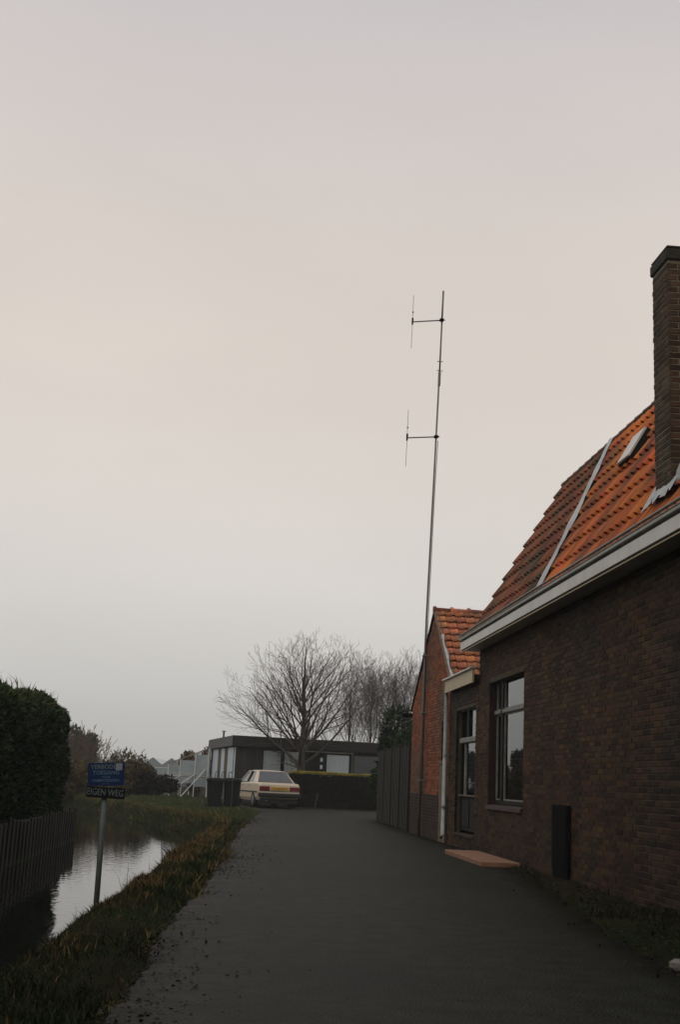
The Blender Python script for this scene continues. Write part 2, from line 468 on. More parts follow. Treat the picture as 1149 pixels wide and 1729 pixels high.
def roadR(y): return np.interp(y, RRY, RRX) + np.where(np.asarray(y) < 18, wob(np.asarray(y) + 7.7, .03), 0)

gx = np.concatenate([-np.geomspace(1500, 13, 16), np.arange(-12.5, -4.6, .5), np.arange(-4.5, .6, .07), np.arange(.6, 5, .15), np.geomspace(5.2, 1500, 18)])
gx = np.unique(np.sort(np.concatenate([gx, [-3.66, -3.64, -3.78, -3.80]])))
gy = np.concatenate([[-40, -20, -10, -6], np.arange(-4, 32, .2), np.arange(32, 70, .3), np.geomspace(71, 4000, 26)])
GX, GY = np.meshgrid(gx, gy)
P2 = np.stack([GX.ravel(), GY.ravel()], 1)
GZ = height(P2)
gv = np.column_stack([P2, GZ])
nx, ny = len(gx), len(gy)
idx = np.arange(nx * ny).reshape(ny, nx)
gf = np.stack([idx[:-1, :-1], idx[:-1, 1:], idx[1:, 1:], idx[1:, :-1]], -1).reshape(-1, 4)
me = np_mesh('ground', gv, gf)
me.polygons.foreach_set('use_smooth', np.ones(len(me.polygons), bool))
tag(link('ground', me, SOIL), 'dark soil and short winter grass covering the land', None, None, 'structure')

# water sheet
wv = [(x, y, WZ + .0) for x, y in POLY]
bm = bmesh.new()
ctr = [bm.verts.new((x + (.3 if i in range(0, 9) else -.08 if i >= 19 else 0), y, WZ)) for i, (x, y) in enumerate(POLY)]
bmf = bm.faces.new(ctr)
bmesh.ops.triangulate(bm, faces=[bmf])
me = bpy.data.meshes.new('water'); bm.to_mesh(me); bm.free()
tag(link('water', me, WATER), 'still ditch water reflecting the grey sky', None, None, 'structure')

# road sheet with slight camber and worn edges
ry = np.concatenate([np.arange(-5, 20, .06), np.arange(20, 51.6, .15)])
rv = []; rf = []
NC = 11
for i, y_ in enumerate(ry):
    l, r_ = float(roadL(y_)), float(roadR(y_))
    for k in range(NC + 2):
        if k == 0: rv.append((l - .03, y_, -.09))
        elif k == NC + 1: rv.append((r_ + .03, y_, -.09))
        else:
            t = (k - 1) / (NC - 1)
            rv.append((l + (r_ - l) * t, y_, .0 + .02 * (1 - (2 * t - 1) ** 2) + .006 * math.sin(y_ * 1.3 + t * 5)))
for i in range(len(ry) - 1):
    for k in range(NC + 1):
        a = i * (NC + 2) + k
        rf.append((a, a + 1, a + NC + 3, a + NC + 2))
me = np_mesh('road', rv, rf)
me.polygons.foreach_set('use_smooth', np.ones(len(me.polygons), bool))
tag(link('road', me, ASPHALT), 'worn dark asphalt lane between the ditch and the brick houses', None, None, 'structure')

# ------------------------------------------------------------------ bricks
def brick_wall(y0, y1, z0, z1, xf, openings, to_world, keep=None, course=.066, bl=.232, joint=.011, depth=.05, seed=1):
    """list of bricks (u0,u1,v0,v1,d) in wall coordinates u (along), v (up)"""
    rs = random.Random(seed); out = []
    nrow = int((z1 - z0) / course)
    for r_ in range(nrow):
        v0 = z0 + r_ * course; v1 = v0 + course - joint
        u = y0 - (bl / 2 if r_ % 2 else 0)
        while u < y1:
            a, b = max(u, y0), min(u + bl - joint, y1); u += bl
            if b - a < .03: continue
            segs = [(a, b)]
            for (o0, o1, p0, p1) in openings:
                if v1 <= p0 or v0 >= p1: continue
                ns = []
                for (s0, s1) in segs:
                    if s1 <= o0 or s0 >= o1: ns.append((s0, s1))
                    else:
                        if s0 < o0: ns.append((s0, o0))
                        if s1 > o1: ns.append((o1, s1))
                segs = ns
            for s0, s1 in segs:
                if s1 - s0 < .02: continue
                if keep and not keep((s0 + s1) / 2, (v0 + v1) / 2): continue
                out.append((s0, s1, v0, v1, rs.uniform(-.0025, .0025)))
    return out

def bricks_build(bricks, fn, parent, matl, nsingle=0, key=None, depth=.045, minlen=.2):
    """fn(u, v, d) -> world; d = distance out of the wall. full bricks ranked by key become own objects, the rest one joined part"""
    singles = []
    if nsingle:
        full = [b for b in bricks if b[1] - b[0] > minlen]
        full.sort(key=key)
        singles = full[:nsingle]; ss = set(map(id, singles))
        rest = [b for b in bricks if id(b) not in ss]
    else:
        rest = bricks
    mb = MB()
    for (a, b, c, d, j) in rest:
        vs = [fn(u, v, dd) for dd in (-depth, j) for u, v in ((a, c), (b, c), (b, d), (a, d))]
        mb.add(vs, [(4, 5, 6, 7), (0, 1, 5, 4), (1, 2, 6, 5), (2, 3, 7, 6), (3, 0, 4, 7)])
    if rest:
        mb.build('bricks', matl, parent, world=True, stuff=True)
    off = wloc(parent)
    cache = {}
    for (a, b, c, d, j) in singles:
        k = round(b - a, 3)
        w, h = b - a, d - c
        if k not in cache:
            o0 = Vector(fn(0, 0, 0))
            ch = .004
            vs = [Vector(fn(u, v, -depth)) - o0 for u, v in ((0, 0), (w, 0), (w, h), (0, h))]
            vs += [Vector(fn(u, v, -ch)) - o0 for u, v in ((0, 0), (w, 0), (w, h), (0, h))]
            vs += [Vector(fn(u, v, 0)) - o0 for u, v in ((ch, ch), (w - ch, ch), (w - ch, h - ch), (ch, h - ch))]
            q = MB().add(vs, [(8, 9, 10, 11)] + [(i, (i + 1) % 4, 4 + (i + 1) % 4, 4 + i) for i in range(4)] + [(4 + i, 4 + (i + 1) % 4, 8 + (i + 1) % 4, 8 + i) for i in range(4)])
            cache[k] = q.mesh('brick')
            cache[k].materials.append(matl)
        o = bpy.data.objects.new('brick', cache[k]); C.objects.link(o)
        o.parent = parent; o.location = Vector(fn(a, c, j)) - off

# ------------------------------------------------------------------ main house
XW = 4.3
HY0, HY1 = -4.0, 21.2
EV = (4.17, 3.81); BRK = (5.87, 6.71)                      # eave and mansard break (x, z)
HL = math.hypot(BRK[0] - EV[0], BRK[1] - EV[1])
UX, UZ = (BRK[0] - EV[0]) / HL, (BRK[1] - EV[1]) / HL     # up the slope
NX, NZ = -UZ, UX                                          # outward normal
def roofp(y, s_, n): return (EV[0] + UX * s_ + NX * n, y, EV[1] + UZ * s_ + NZ * n)

house = thing('brick_house', 'dark brick house with orange tiled mansard roof, white gutter board and tall chimney', 'house', (7.5, 13.0, 0))
WIN = (17.8, 20.3, .80, 2.97)                             # y0 y1 z0 z1 of the window opening
def wallfn(u, v, d): return (XW - d, u, v)
wall = MB()
# mortar core of the road-side wall, with the window opening left free
xc0, xc1 = XW + .006, XW + .26
for (a, b, c, d) in ((HY0, WIN[0], 0, 3.78), (WIN[1], HY1 - .012, 0, 3.78), (WIN[0], WIN[1], 0, WIN[2]), (WIN[0], WIN[1], WIN[3], 3.78)):
    wall.box((xc0, a, c - .1), (xc1, b, d))
wall_o = wall.build('wall', MORTAR, house, world=True)
bw = brick_wall(HY0, HY1, .0, 3.75, XW, [(WIN[0], WIN[1], WIN[2], WIN[3] - .006)], None, seed=3)
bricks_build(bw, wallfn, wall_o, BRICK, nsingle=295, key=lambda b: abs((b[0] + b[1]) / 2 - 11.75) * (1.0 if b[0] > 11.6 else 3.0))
# side and back walls
side = MB()
side.box((XW + .02, HY1 - .25, 0), (12.6, HY1, 3.84))
side.add([(4.30, HY1 - .02, 3.84), (12.6, HY1 - .02, 3.84), (10.95, HY1 - .02, 6.65), (8.4, HY1 - .02, 8.0), (5.85, HY1 - .02, 6.65),
          (4.30, HY1 - .2, 3.84), (12.6, HY1 - .2, 3.84), (10.95, HY1 - .2, 6.65), (8.4, HY1 - .2, 8.0), (5.85, HY1 - .2, 6.65)],
         [(0, 1, 2, 3, 4), (9, 8, 7, 6, 5), (0, 5, 6, 1), (1, 6, 7, 2), (2, 7, 8, 3), (3, 8, 9, 4), (4, 9, 5, 0)])
side.box((12.4, HY0, 0), (12.6, HY1 - .26, 3.84))
side.box((XW + .27, HY0, 0), (12.39, HY0 + .2, 3.84))
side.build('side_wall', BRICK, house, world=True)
fl = MB().box((XW + .27, HY0 + .21, .1), (12.39, HY1 - .27, .16))
fl.box((XW + .27, HY0 + .21, 3.45), (12.39, HY1 - .27, 3.5))
fl.box((8.2, HY0 + .21, .17), (8.3, HY1 - .27, 3.44))
fl.build('interior', ROOM, house, world=True)

# roof deck and tiles
deck = MB()
for ya, yb in ((HY0 - .1, HY1 + .03),):
    p = [roofp(ya, -.05, -.03), roofp(ya, HL, -.03), (8.4, ya, 8.10), (10.98, ya, 6.72), (12.75, ya, 3.82),
         (12.6, ya, 3.75), (10.9, ya, 6.6), (8.4, ya, 7.98), roofp(ya, HL - .05, -.14), roofp(ya, -.05, -.14)]
    q = [(x, yb, z) for x, _, z in p]
    n_ = len(p)
    deck.add(p + q, [(i, (i + 1) % n_, n_ + (i + 1) % n_, n_ + i) for i in range(n_)])
    deck.add(p, [(0, 1, 8, 9), (1, 2, 7, 8), (2, 3, 6, 7), (3, 4, 5, 6)])
    deck.add(q, [(9, 8, 1, 0), (8, 7, 2, 1), (7, 6, 3, 2), (6, 5, 4, 3)])
roof = deck.build('roof', DECK, house, world=True)

def tile_mesh(name, w, length, roll_h, tilt, fn, lip=.012, flush=.45, smooth=False):
    """S-shaped pan tile in (across, up, out) coordinates mapped by fn to vectors"""
    prof = [(0.0, -.016), (.05, .008), (.15, .010), (.20, -.008), (.33, -.009), (.38, .009), (.45, .009), (.50, -.008), (.58, .62), (.68, 1.0), (.80, 1.0), (.91, .62), (1.0, -.016)]
    def zz(z, k): return z if z < .15 else z * roll_h * k
    vs = []
    for t, e, k in ((0, tilt, 1.0), (1, 0, .45)):          # the roll narrows upwards, leaving a dark hollow under each lower end
        for u, z in prof:
            vs.append(fn(u * w, t * length, zz(z, k) + (e if z > .15 else e * flush)))
    for u, z in prof:
        vs.append(fn(u * w, .004, zz(z, 1.0) + (tilt if z > .15 else tilt * flush) - lip))
    n = len(prof); fs = []
    for i in range(n - 1):
        fs.append((i, i + 1, n + i + 1, n + i))
        fs.append((2 * n + i, 2 * n + i + 1, i + 1, i))
    me = bpy.data.meshes.new(name)
    me.from_pydata([tuple(v) for v in vs], [], fs)
    for k, p in enumerate(me.polygons): p.use_smooth = smooth
    me.update()
    return me, vs, fs

# rows along the eave, columns along Y; "across" runs towards -Y so rolls face the camera side
ROWS = 9
EXP = HL / ROWS
TW = .222
def vec_roof(a, b, n): return Vector((UX * b + NX * n, -a, UZ * b + NZ * n))
tm, tvs, tfs = tile_mesh('tile', TW, EXP + .05, .056, .024, vec_roof)
tm_old = tm.copy()
tm.materials.append(TILE); tm_old.materials.append(TILE_OLD)
def strip_y(s_): return float(np.interp(s_, [0, .11, 1.43, 3.36], [16.25, 16.3, 16.95, 18.15]))
tiles = []
ncol = int((HY1 + .04 - (HY0 + .2)) / TW)
for r_ in range(ROWS):
    for c_ in range(ncol):
        y_ = HY1 + .06 - c_ * TW
        s_ = r_ * EXP + .02
        # the skylight and the chimney stand in the tiling
        ym = y_ - TW / 2; sm = s_ + EXP / 2
        if 11.52 < ym < 11.96 and sm > .5 and sm < 1.3: continue
        tiles.append((abs(ym - 13.2) + (0 if ym > 10.7 else 20), y_, s_, sm))
tiles.sort(key=lambda t: t[0])
offr = wloc(roof)
rest = {0: [[], []], 1: [[], []]}
for k, (q, y_, s_, sm) in enumerate(tiles):
    old = y_ - TW / 2 > strip_y(sm)
    jit = rnd.uniform(-.004, .004)
    if k < 298:
        o = bpy.data.objects.new('tile', tm_old if old else tm); C.objects.link(o)
        o.parent = roof; o.location = Vector(roofp(y_, s_, .012 + jit)) - offr
        o.rotation_euler = (rnd.gauss(0, .006), rnd.gauss(0, .004), rnd.gauss(0, .006))
    else:
        v, f = rest[int(old)]
        b0 = Vector(roofp(y_, s_, .012 + jit)); k0 = len(v)
        v += [b0 + q_ for q_ in tvs]; f += [tuple(i + k0 for i in ff) for ff in tfs]
for o_, (v, f) in rest.items():
    if not v: continue
    q = MB(); q.v = [tuple(x) for x in v]; q.f = f
    me = bpy.data.meshes.new('tiles'); me.from_pydata([tuple(Vector(x) - offr) for x in v], [], f)
    me.update()
    o = link('tiles', me, TILE_OLD if o_ else TILE, roof); o['kind'] = 'stuff'
# break cap along the top of the steep slope
q = MB()
for k in range(int((HY1 - HY0) / .38)):
    ya = HY1 + .04 - k * .38
    q.tube([roofp(ya, HL + .01, .03), roofp(ya - .37, HL + .01, .022)], [.055, .048], 7)
q.build('break_cap', TILE_OLD, roof, world=True, smooth=True, stuff=True)
# lead strip lying across the tiles
q = MB(); pv = []
ss = np.linspace(.02, HL - .02, 22)
for i, s_ in enumerate(ss):
    w = .115 + .035 * math.sin(i * .9) + (.03 if 6 < i < 14 else 0)
    yc = strip_y(s_)
    for k, (dy, n) in enumerate(((-w, .085), (-w * .3, .112), (w * .4, .110), (w, .085))):
        pv.append(roofp(yc + dy + rnd.uniform(-.012, .012), s_, n + rnd.uniform(-.006, .006)))
q.add(pv, [(i * 4 + k, i * 4 + k + 1, i * 4 + k + 5, i * 4 + k + 4) for i in range(len(ss) - 1) for k in range(3)])
q.build('lead_strip', LEAD, roof, world=True, smooth=True)
# roof light
q = MB()
def rl(y, s_, n): return roofp(y, s_, n)
sk0, sk1, ss0, ss1 = 15.05, 15.55, 1.96, 2.44
q.prism([(sk0 - .01, ss0 - .01), (sk1 + .01, ss0 - .01), (sk1 + .01, ss1 + .01), (sk0 - .01, ss1 + .01)], lambda u, v, t: rl(u, v, t), .0, .12)
rlo = q.build('roof_light', DARKWOOD, roof, world=True)
q = MB().prism([(sk0, ss0), (sk1, ss0), (sk1, ss1), (sk0, ss1)], lambda u, v, t: rl(u, v, t), .122, .15)
q.build('pane', mat('roof_light_pane', (.60, .60, .56), (.50, .50, .46), rough=.35, scale=4), roof, world=True)

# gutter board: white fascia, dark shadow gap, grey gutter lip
GY0, GY1 = HY0 - .2, 21.42
MB().box((3.985, GY0, 3.535), (4.03, GY1, 3.672)).box((4.03, GY0, 3.525), (XW + .04, GY1 - .02, 3.545)).build('fascia', WHITE, house, world=True)
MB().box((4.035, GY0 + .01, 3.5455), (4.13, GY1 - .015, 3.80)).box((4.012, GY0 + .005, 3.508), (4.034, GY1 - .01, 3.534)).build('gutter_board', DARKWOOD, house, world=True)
MB().cbox((3.962, GY0, 3.706), (4.034, GY1 + .01, 3.752), .008).box((3.955, GY0, 3.7525), (4.034, GY1 + .012, 3.760)).build('gutter', GUTTER, house, world=True)
MB().cbox((3.945, GY0, 3.790), (3.985, GY1 + .015, 3.808), .005).build('gutter_lip', GUTTER, house, world=True)
MB().cbox((3.99, GY0, 3.490), (4.02, GY1, 3.507), .004).build('fascia_bead', CREAM, house, world=True)

# chimney: mortar core, bricks, cap, flashing
CHY0, CHY1, CHX0, CHX1, CHZ0, CHZ1 = 11.5, 11.98, 4.3, 4.86, 3.6, 6.73
ch = MB().box((CHX0 + .005, CHY0 + .005, CHZ0), (CHX1, CHY1 - .008, CHZ1)).build('chimney', MORTAR_CH, house, world=True)
def fL(u, v, d): return (CHX0 - d, u, v)
def fF(u, v, d): return (u, CHY0 - d, v)
b1 = brick_wall(CHY0 + .001, CHY1, 4.12, CHZ1, 0, [], None, course=.068, bl=.24, seed=5)
b2 = brick_wall(CHX0 + .001, CHX1, 4.12, CHZ1, 0, [], None, course=.068, bl=.232, seed=6)
bricks_build(b1, fL, ch, BRICK_CH, nsingle=200, key=lambda b: -b[2], depth=.03, minlen=.09)
bricks_build(b2, fF, ch, BRICK_CH, nsingle=70, key=lambda b: b[0] - b[2] * .0001, depth=.03, minlen=.09)
cp = MB()
cp.cbox((CHX0 - .02, CHY0 - .02, CHZ1 + .002), (CHX1 + .02, CHY1 + .02, CHZ1 + .13), .012)
cp.cbox((CHX0 - .012, CHY0 - .012, CHZ1 + .132), (CHX1 + .012, CHY1 + .012, CHZ1 + .17), .015)
cp.build('chimney_cap', CAPM, ch, world=True)
# lead flashing: apron under the face and upstand on the near side
fp = []
for i in range(12):
    t = i / 11
    y_ = 11.36 + t * .76
    z_in = .50 + .05 * math.sin(i * 2.1)
    lo = .30 + .05 * math.sin(i * 1.7) - (.06 if i > 9 else 0)
    fp += [roofp(y_, lo, .112 + .015 * math.sin(i * 2.6)), roofp(y_, (lo + z_in) / 2, .112 + .012 * math.sin(i * 3.1)), roofp(y_, z_in + (.12 if i > 9 else 0), .12)]
q = MB().add(fp, [(i * 3 + k, i * 3 + k + 1, i * 3 + k + 4, i * 3 + k + 3) for i in range(11) for k in range(2)])
up_ = []
for i in range(9):
    t = i / 8
    s_ = .42 + t * .75
    a = roofp(CHY0 - .045, s_, .07); b = roofp(CHY0 - .022, s_, .07)
    up_ += [roofp(CHY0 - .15 + .02 * math.sin(i * 2.3), s_, .075), (a[0], CHY0 - .035, a[2]), (a[0] + .03, CHY0 - .018, a[2] + .17 + .03 * math.sin(i * 1.9))]
q.add(up_, [(i * 3 + k, i * 3 + k + 1, i * 3 + k + 4, i * 3 + k + 3) for i in range(8) for k in range(2)])
q.build('flashing', LEAD, ch, world=True)

# window of the house
def window(parent, y0, y1, z0, z1, xp, mull, trans, fmat, tmat, fw_=.07, name='window'):
    """frame in plane xp; mull = y positions of mullions (with width), trans = z"""
    f = MB()
    d0, d1 = xp, xp + .07
    f.cbox((d0, y0, z0), (d1, y0 + fw_, z1), .008).cbox((d0, y1 - fw_, z0), (d1, y1, z1), .008)
    f.cbox((d0, y0 + fw_, z0), (d1, y1 - fw_, z0 + fw_), .008).cbox((d0, y0 + fw_, z1 - fw_), (d1, y1 - fw_, z1), .008)
    w = f.build(name, fmat, parent, world=True)
    edges = [y0 + fw_] + [e for m_, wd in mull for e in (m_ - wd / 2, m_ + wd / 2)] + [y1 - fw_]
    for m_, wd in mull:
        MB().cbox((d0 - .015, m_ - wd / 2, z0 + fw_), (d1 - .002, m_ + wd / 2, z1 - fw_), .008).build('mullion', fmat, w, world=True)
    for i in range(0, len(edges), 2):
        MB().cbox((d0 - .03, edges[i], trans - .035), (d1 - .002, edges[i + 1], trans + .035), .01).build('transom', tmat, w, world=True)
        for a, b in ((z0 + fw_, trans - .035), (trans + .035, z1 - fw_)):
            # thin sash round the pane, then the pane
            sfw = .022
            s_ = MB()
            e0, e1 = edges[i], edges[i + 1]
            s_.box((d0 + .012, e0, a), (d0 + .05, e0 + sfw, b)).box((d0 + .012, e1 - sfw, a), (d0 + .05, e1, b))
            s_.box((d0 + .012, e0 + sfw, a), (d0 + .05, e1 - sfw, a + sfw)).box((d0 + .012, e0 + sfw, b - sfw), (d0 + .05, e1 - sfw, b))
            s_.build('sash', tmat, w, world=True)
            MB().box((d0 + .03, e0 + sfw, a + sfw), (d0 + .034, e1 - sfw, b - sfw)).build('pane', GLASS, w, world=True)
    return w
w1 = window(house, WIN[0] + .002, WIN[1] - .002, WIN[2] + .05, WIN[3] - .002, XW + .11, [(19.72, .16)], 2.36, DARKWOOD, GREYWOOD)
q = MB().prism([(XW - .04, .765), (XW + .16, .79), (XW + .16, .85), (XW - .04, .825)], lambda u, v, t: (u, t, v), WIN[0] + .003, WIN[1] - .003)
q.build('window_sill', mat('sill_tile', (.05, .03, .022), rough=.6), house, world=True)
for (a, b, c, d) in ((WIN[0] - .03, WIN[0] + .001, WIN[2], WIN[3]), (WIN[1] - .001, WIN[1] + .03, WIN[2], WIN[3]), (WIN[0], WIN[1], WIN[3] - .001, WIN[3] + .03)):
    MB().box((XW + .004, a, c), (XW + .11, b, d)).build('reveal', BRICK_PL, house, world=True)
# low dark cabinet against the wall
cab = thing('meter_cabinet', 'low flat black cabinet standing against the dark brick wall', 'cabinet', (XW - .1, 15.55, .02))
MB().cbox((XW - .05, 15.2, .12), (XW - .006, 15.95, .93), .006).build('body', BLACKM, cab, world=True)
MB().cbox((XW - .058, 15.23, .15), (XW - .052, 15.92, .90), .002).build('door', BLACKM, cab, world=True)
MB().box((XW - .045, 15.22, -.02), (XW - .01, 15.93, .118)).build('foot', BLACKM, cab, world=True)

# pale pot on the inner window sill
MB().box((XW + .185, WIN[0] - .1, .80), (XW + .42, WIN[1] + .05, .83)).build('inner_sill', GREYWOOD, house, world=True)
pt = MB(); pr_ = [(.055, 0), (.07, .02), (.085, .13), (.095, .14), (.09, .155), (.07, .15), (.06, .05)]
for k in range(len(pr_) - 1):
    pt.tube([(XW + .30, 18.25, .832 + pr_[k][1]), (XW + .30, 18.25, .833 + pr_[k + 1][1])], [pr_[k][0], pr_[k + 1][0]], 12, cap=(k == 0))
single(pt, 'flower_pot', POT, 'pale flower pot on the inside sill of the large house window', 'pot', (XW + .30, 18.25, .832), smooth=True)

# ------------------------------------------------------------------ entrance annex (flat roofed link with the door)
ann = thing('entrance_annex', 'low flat roofed brick entrance between the house and the gabled outbuilding', 'annex', (5.2, 22.6, 0))
DOOR = (21.45, 23.35, .25, 2.66)
AY0, AY1 = 21.215, 24.08
w = MB()
for (a, b, c, d) in ((AY0, DOOR[0], 0, 3.0), (DOOR[1], AY1, 0, 3.0), (DOOR[0], DOOR[1], 0, DOOR[2]), (DOOR[0], DOOR[1], DOOR[3], 3.0)):
    w.box((XW + .012, a, c - .1), (XW + .24, b, d))
aw = w.build('wall', MORTAR, ann, world=True)
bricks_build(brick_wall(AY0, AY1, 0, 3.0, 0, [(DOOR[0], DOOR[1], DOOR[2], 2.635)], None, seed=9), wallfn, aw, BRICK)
MB().box((6.6, AY0, 0), (6.8, AY1, 3.0)).build('back_wall', BRICK, ann, world=True)
MB().box((4.22, AY0, 3.02), (6.9, AY1 - .03, 3.10)).build('flat_roof', FASCIA_D, ann, world=True)
MB().box((4.17, AY0 - .02, 2.95), (4.205, 24.05, 3.19)).build('fascia', CREAM, ann, world=True)
MB().cbox((4.12, AY0 - .03, 3.193), (4.24, 24.12, 3.228), .008).build('fascia_cap', WHITE, ann, world=True)
MB().box((XW + .5, AY0 + .05, .12), (6.58, AY1 - .05, .16)).build('floor', ROOM, ann, world=True)
# door set: fanlight with two lights, glazed door, lower panel
dx0 = XW + .10
dm = MB(); fw_ = .075
dm.cbox((dx0, DOOR[0] + .002, .26), (dx0 + .08, DOOR[0] + fw_, 2.655), .008).cbox((dx0, DOOR[1] - fw_, .26), (dx0 + .08, DOOR[1] - .002, 2.655), .008)
dm.cbox((dx0, DOOR[0] + fw_, 2.58), (dx0 + .08, DOOR[1] - fw_, 2.655), .008)
dr = dm.build('door', DARKWOOD, ann, world=True)
MB().cbox((dx0 - .035, DOOR[0] + fw_, 2.54), (dx0 - .002, DOOR[1] - .05, 2.655), .01).build('head_board', GREYWOOD, dr, world=True)
MB().cbox((dx0 - .045, DOOR[0] + fw_, 1.93), (dx0 + .07, DOOR[1] - fw_, 2.03), .012).build('transom', GREYWOOD, dr, world=True)
MB().cbox((dx0 - .01, 22.55, 2.03), (dx0 + .07, 22.72, 2.58), .01).build('mullion', DARKWOOD, dr, world=True)
MB().cbox((dx0 + .005, 22.93, .95), (dx0 + .075, 22.99, 1.93), .01).build('stile', GREYWOOD, dr, world=True)
for (a, b, c, d) in ((DOOR[0] + fw_, 22.55, 2.03, 2.56), (22.72, DOOR[1] - fw_, 2.03, 2.56), (DOOR[0] + fw_, 22.9, .96, 1.93), (22.99, DOOR[1] - fw_, .96, 1.93)):
    MB().box((dx0 + .03, a, c), (dx0 + .034, b, d)).build('pane', GLASS, dr, world=True)
MB().cbox((dx0 + .01, DOOR[0] + fw_, .3), (dx0 + .06, DOOR[1] - fw_, .93), .01).build('lower_panel', DARKWOOD, dr, world=True)
for a, b in ((21.62, 22.28), (22.42, 23.1)):
    MB().cbox((dx0 - .006, a, .38), (dx0 + .008, b, .86), .006).build('door_panel', DARKWOOD, dr, world=True)
MB().cbox((XW - .02, DOOR[0] + .003, .2), (dx0 + .07, DOOR[1] - .003, .258), .01).build('threshold', BRICK_PL, dr, world=True)
MB().cbox((dx0 - .05, DOOR[0] + .003, .93), (dx0 + .03, DOOR[1] - fw_, .965), .008).build('rail', OLIVE, dr, world=True)
# downpipe
q = MB().tube([(4.19, 24.0, 3.16), (4.19, 24.06, 3.05), (4.22, 24.12, 2.9), (4.225, 24.14, 2.5), (4.225, 24.2, .16), (4.17, 24.2, .09)], .042, 10)
dp = q.build('downpipe', PIPE, ann, world=True, smooth=True)
for z_ in (.7, 1.7, 2.6):
    MB().tube([(4.225, 24.15, z_), (4.225, 24.15, z_ + .035)], .052, 10).build('pipe_clip', ZINC, dp, world=True)

# ------------------------------------------------------------------ gabled outbuilding
out = thing('gabled_outbuilding', 'red brick outbuilding with steep gable and pale orange tiled roof beside the entrance', 'building', (6.6, 26.5, 0))
GN, GF, GR = 24.16, 29.35, 26.4                           # near eave, far eave, ridge along Y
ZN, ZF, ZR = 3.18, 2.98, 4.93
def gable_top(y):
    return ZN + (ZR - ZN) * (y - GN) / (GR - GN) if y < GR else ZR + (ZF - ZR) * (y - GR) / (GF - GR)
GOP = (24.45, 25.05, 1.62, 2.42)
xg = XW - .0
core = [(GN, -.1), (GF, -.1), (GF, ZF), (GR, ZR), (GN, ZN)]
gw = MB()
# core as strips round the opening
def strip(a, b, zlo, zhi):
    gw.add([(xg + .012, a, zlo), (xg + .012, b, zlo), (xg + .012, b, min(zhi, gable_top(b)) if zhi else gable_top(b)), (xg + .012, a, min(zhi, gable_top(a)) if zhi else gable_top(a)),
            (xg + .24, a, zlo), (xg + .24, b, zlo), (xg + .24, b, min(zhi, gable_top(b)) if zhi else gable_top(b)), (xg + .24, a, min(zhi, gable_top(a)) if zhi else gable_top(a))],
           [(0, 1, 2, 3), (7, 6, 5, 4), (0, 4, 5, 1), (1, 5, 6, 2), (2, 6, 7, 3), (3, 7, 4, 0)])
strip(GN, GOP[0], -.1, None); strip(GOP[0], GOP[1], -.1, GOP[2]); strip(GOP[0], GOP[1], GOP[3], None); strip(GOP[1], GR, -.1, None); strip(GR, GF - .01, -.1, None)
gwo = gw.build('gable_wall', MORTAR_RED, out, world=True)
allb = brick_wall(GN, GF, 0, 5.0, 0, [GOP], None, keep=lambda u, v: v < gable_top(u) - .04, seed=12)
PL = .86
bricks_build([b for b in allb if b[2] >= PL and not (b[0] < 25.1 and b[2] < 1.55 and b[0] > 24.3)], lambda u, v, d: (xg - d, u, v), gwo, BRICK_RED)
bricks_build([b for b in allb if b[2] < PL and not (b[0] < 25.1 and b[0] > 24.3)], lambda u, v, d: (xg - d, u, v), gwo, BRICK_PL)
MB().box((xg - .012, 24.33, .0), (xg + .011, 25.12, 1.54)).build('render_patch', RENDER_M, gwo, world=True)
MB().cbox((xg - .03, 24.36, 1.545), (xg + .2, 25.14, 1.615), .01).build('window_sill', RENDER_M, gwo, world=True)
gwin = MB().box((xg + .10, GOP[0], GOP[2]), (xg + .15, GOP[0] + .05, GOP[3])).box((xg + .10, GOP[1] - .05, GOP[2]), (xg + .15, GOP[1], GOP[3])).box((xg + .10, GOP[0] + .05, GOP[3] - .05), (xg + .15, GOP[1] - .05, GOP[3])).box((xg + .10, GOP[0] + .05, GOP[2]), (xg + .15, GOP[1] - .05, GOP[2] + .05)).build('window', WHITE, gwo, world=True)
MB().box((xg + .12, GOP[0] + .05, GOP[2] + .05), (xg + .125, GOP[1] - .05, GOP[3] - .05)).build('pane', GLASS, gwo, world=True)
MB().box((10.3, GN + .1, 0), (10.5, GF - .1, 2.9)).box((4.55, GN, 0), (10.29, GN + .2, 3.0)).box((4.55, GF - .2, 0), (10.29, GF, 2.85)).build('side_wall', BRICK_RED, out, world=True)
# roof: deck + pan tiles on the near slope, deck on the far one
def gnear(x, s_, n):
    L_ = math.hypot(GR - GN, ZR - ZN); a, b = (GR - GN) / L_, (ZR - ZN) / L_
    return (x, GN - .12 * a + a * s_ - b * n, ZN + .04 - .12 * b + b * s_ + a * n)
LN = math.hypot(GR - GN, ZR - ZN) + .12
RX0, RX1 = XW + .03, 10.5
dk = MB().prism([(RX0, 0), (RX1, 0), (RX1, LN), (RX0, LN)], lambda u, v, t: gnear(u, v, t), -.06, .0)
dk.add([(RX0, GR, ZR + .04), (RX1, GR, ZR + .04), (RX1, GF + .12, ZF - .04), (RX0, GF + .12, ZF - .04), (RX0, GR, ZR - .04), (RX1, GR, ZR - .04), (RX1, GF + .12, ZF - .12), (RX0, GF + .12, ZF - .12)],
       [(0, 1, 2, 3), (7, 6, 5, 4), (0, 4, 5, 1), (1, 5, 6, 2), (2, 6, 7, 3), (3, 7, 4, 0)])
gro = dk.build('roof', DECK, out, world=True)
GROWS = 11; GEX = LN / GROWS
b0 = Vector(gnear(0, 0, 0))
def vec_g(a, b, n): return Vector(gnear(a, b, n)) - b0
tg, tgv, tgf = tile_mesh('tile', .216, GEX + .05, .030, .036, vec_g, flush=1.0, smooth=True)
tg.materials.append(TILE_PALE)
offg = wloc(gro); restv, restf = [], []
